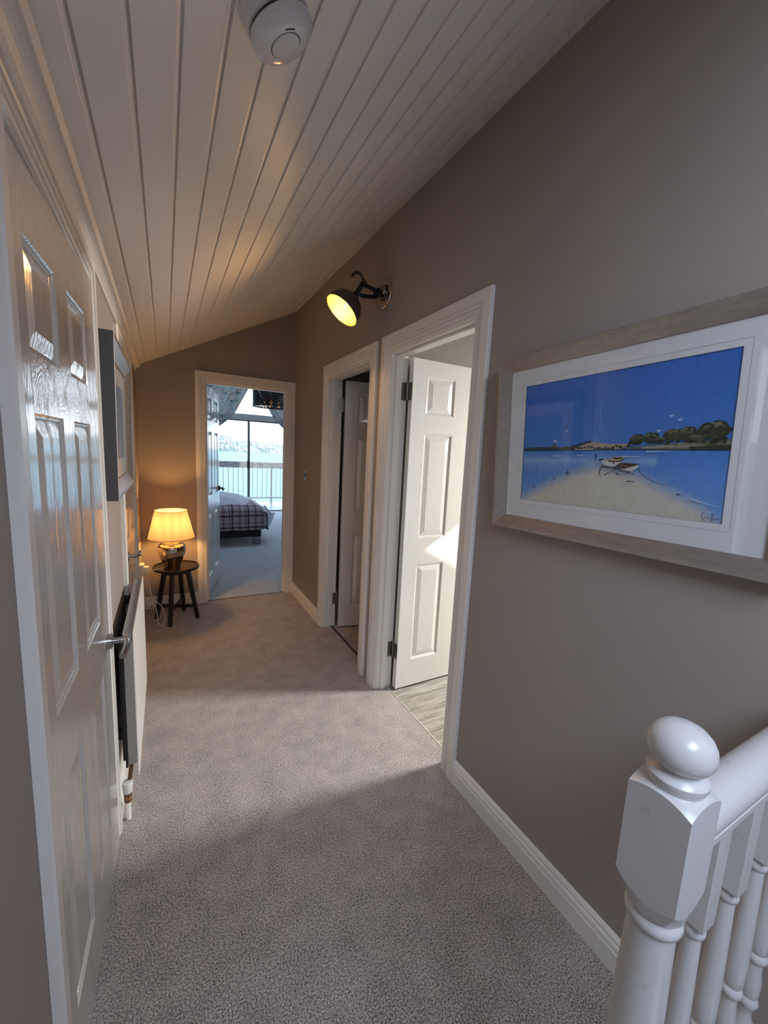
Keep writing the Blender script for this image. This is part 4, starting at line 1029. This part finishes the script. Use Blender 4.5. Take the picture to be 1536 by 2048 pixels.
def spindle(x, label):
    s_ = empty('baluster', (x, NY, 0)); tag(s_, label, 'baluster', 'turned spindles between the newel post and the right wall')
    bm = MB(); add_box(bm, -.0175, .0175, -.0175, .0175, .825, 1.010, 0, .0015)
    obj('square_block', bm, M_BALU, s_)
    bm = MB(); add_box(bm, -.0175, .0175, -.0175, .0175, .030, .368, 0, .0015); obj('square_block', bm, M_BALU, s_)
    bm = MB(); add_lathe(bm, [(.0150, .838), (.0135, .828), (.0112, .823), (.0120, .819), (.0150, .814), (.0157, .808), (.0148, .803), (.0117, .799), (.0120, .790), (.0145, .70), (.0167, .60), (.0168, .565), (.0145, .550), (.0130, .545), (.0170, .540), (.0176, .533), (.0160, .527), (.0122, .522), (.0125, .505), (.0160, .475), (.0155, .450), (.0130, .440), (.0170, .433), (.0176, .426), (.0155, .419), (.0122, .413), (.0115, .395), (.0150, .378), (.0165, .365)], (0, 0, 0), None, 28)
    obj('turned_shaft', bm, M_BALU, s_)
for x, lb in ((.692, 'white turned spindle next to the newel post'), (.803, 'second white turned spindle from the newel post'), (.916, 'third white turned spindle from the newel post'), (1.028, 'white turned spindle nearest the right wall')):
    spindle(x, lb)

# ------------------------------------------------------------------ landing roof window (out of view) and lights
w4 = empty('window_4', (.30, -.75, zc(.30)-.02)); struct(w4, 'unseen roof window above the stair head, closed by an added white panel', 'window')
sl = math.atan(.511)
w4.rotation_euler = (0, -sl, 0)
bm = MB(); 
for a in ((-.42, -.37, -.47, .47), (.37, .42, -.47, .47), (-.37, .37, -.47, -.42), (-.37, .37, .42, .47)): add_box(bm, a[0], a[1], a[2], a[3], -.03, .01)
obj('window_frame', bm, M_WHITE, w4)
bm = MB(); add_box(bm, -.37, .37, -.42, .42, -.005, .005); obj('added_panel', bm, M_MAT, w4)  # added panel in place of an opening, so no sun enters
def area(name, loc, target, sx, sy, energy, col, parent=None, spread=None):
    l = bpy.data.lights.new(name, 'AREA'); l.shape = 'RECTANGLE'; l.size = sx; l.size_y = sy; l.energy = energy; l.color = col
    if spread: l.spread = spread
    o = bpy.data.objects.new(name, l); C.objects.link(o)
    d = Vector(target)-Vector(loc); q = d.to_track_quat('-Z', 'Y')
    o.matrix_world = Matrix.Translation(loc) @ q.to_matrix().to_4x4()
    if parent is not None:
        mw = o.matrix_world.copy(); o.parent = parent; bpy.context.view_layer.update(); o.matrix_parent_inverse = parent.matrix_world.inverted(); o.matrix_world = mw
    return o
# area lamp below the closed panel stands in for landing roof window daylight
c4 = Vector((.30, -.75, zc(.30)))
area('roof_window_daylight', c4 + Vector((.04, 0, -.07)), c4 + Vector((.511, 0, -1.0)),   .70, .80, 36, (.68, .79, 1.0), w4)
# daylight through the bathroom roof window
cb = Vector(((WX0+WX1)/2, (WY0+WY1)/2, zr((WX0+WX1)/2)+.06))
area('bathroom_daylight', cb, cb+Vector((-.75, .30, -.62)), .40, .40, 175, (1.0, .985, .95), w1)
area('bedroom_fill', (1.4, 6.9, BZ-.03), (1.4, 7.3, 0), 1.9, 1.0, 42, (.62, .80, 1.0), w5)  # added fill lamp below the bedroom ceiling, brightens the whole room
# portal at the balcony window
p_ = area('balcony_window_portal', (1.8, 9.9, 1.6), (1.8, 5, 1.6), 4.2, 3.25, 1, (1, 1, 1), w2); p_.data.cycles.is_portal = True

sun = bpy.data.lights.new('sun', 'SUN'); sun.energy = 9; sun.color = (1, .95, .86); sun.angle = math.radians(.6)
so_ = bpy.data.objects.new('sun', sun); C.objects.link(so_); so_.location = (20, -10, 15)
so_.rotation_euler = Vector((-.79, .42, -.46)).to_track_quat('-Z', 'Y').to_euler()

w = bpy.data.worlds.new('sky'); bpy.context.scene.world = w; w.use_nodes = True; nt = w.node_tree
bg = nt.nodes['Background']
tc = nt.nodes.new('ShaderNodeTexCoord'); sp = nt.nodes.new('ShaderNodeSeparateXYZ'); rp = nt.nodes.new('ShaderNodeValToRGB')
nt.links.new(tc.outputs['Generated'], sp.inputs[0]); nt.links.new(sp.outputs['Z'], rp.inputs['Fac'])
rp.color_ramp.elements[0].color = (.80, .90, 1, 1); rp.color_ramp.elements[1].color = (.50, .70, 1, 1); rp.color_ramp.elements[1].position = .7
nt.links.new(rp.outputs['Color'], bg.inputs['Color']); bg.inputs['Strength'].default_value = 4.5

# ------------------------------------------------------------------ camera
f, yaw, pitch, roll = 801.0, -.5023, -.1433, .0501
cy, sy = math.cos(yaw), math.sin(yaw); cp, sp_ = math.cos(pitch), math.sin(pitch)
fw = Vector((-sy*cp, cy*cp, sp_)); rv = Vector((cy, sy, 0)); uv_ = rv.cross(fw)
r2 = rv*math.cos(roll)+uv_*math.sin(roll); u2 = -rv*math.sin(roll)+uv_*math.cos(roll)
cam = bpy.data.cameras.new('camera'); cam.sensor_fit = 'VERTICAL'; cam.sensor_height = 36; cam.lens = 36*f/2048; cam.clip_start = .02; cam.clip_end = 4000
co = bpy.data.objects.new('camera', cam); C.objects.link(co)
m4 = Matrix((( r2.x, u2.x, -fw.x, 0), (r2.y, u2.y, -fw.y, 0), (r2.z, u2.z, -fw.z, 1.5), (0, 0, 0, 1)))
co.matrix_world = m4
sc = bpy.context.scene; sc.camera = co
sc.view_settings.view_transform = 'Standard'; sc.view_settings.look = 'None'; sc.view_settings.gamma = 1; sc.view_settings.exposure = 0; sc.view_settings.use_curve_mapping = False
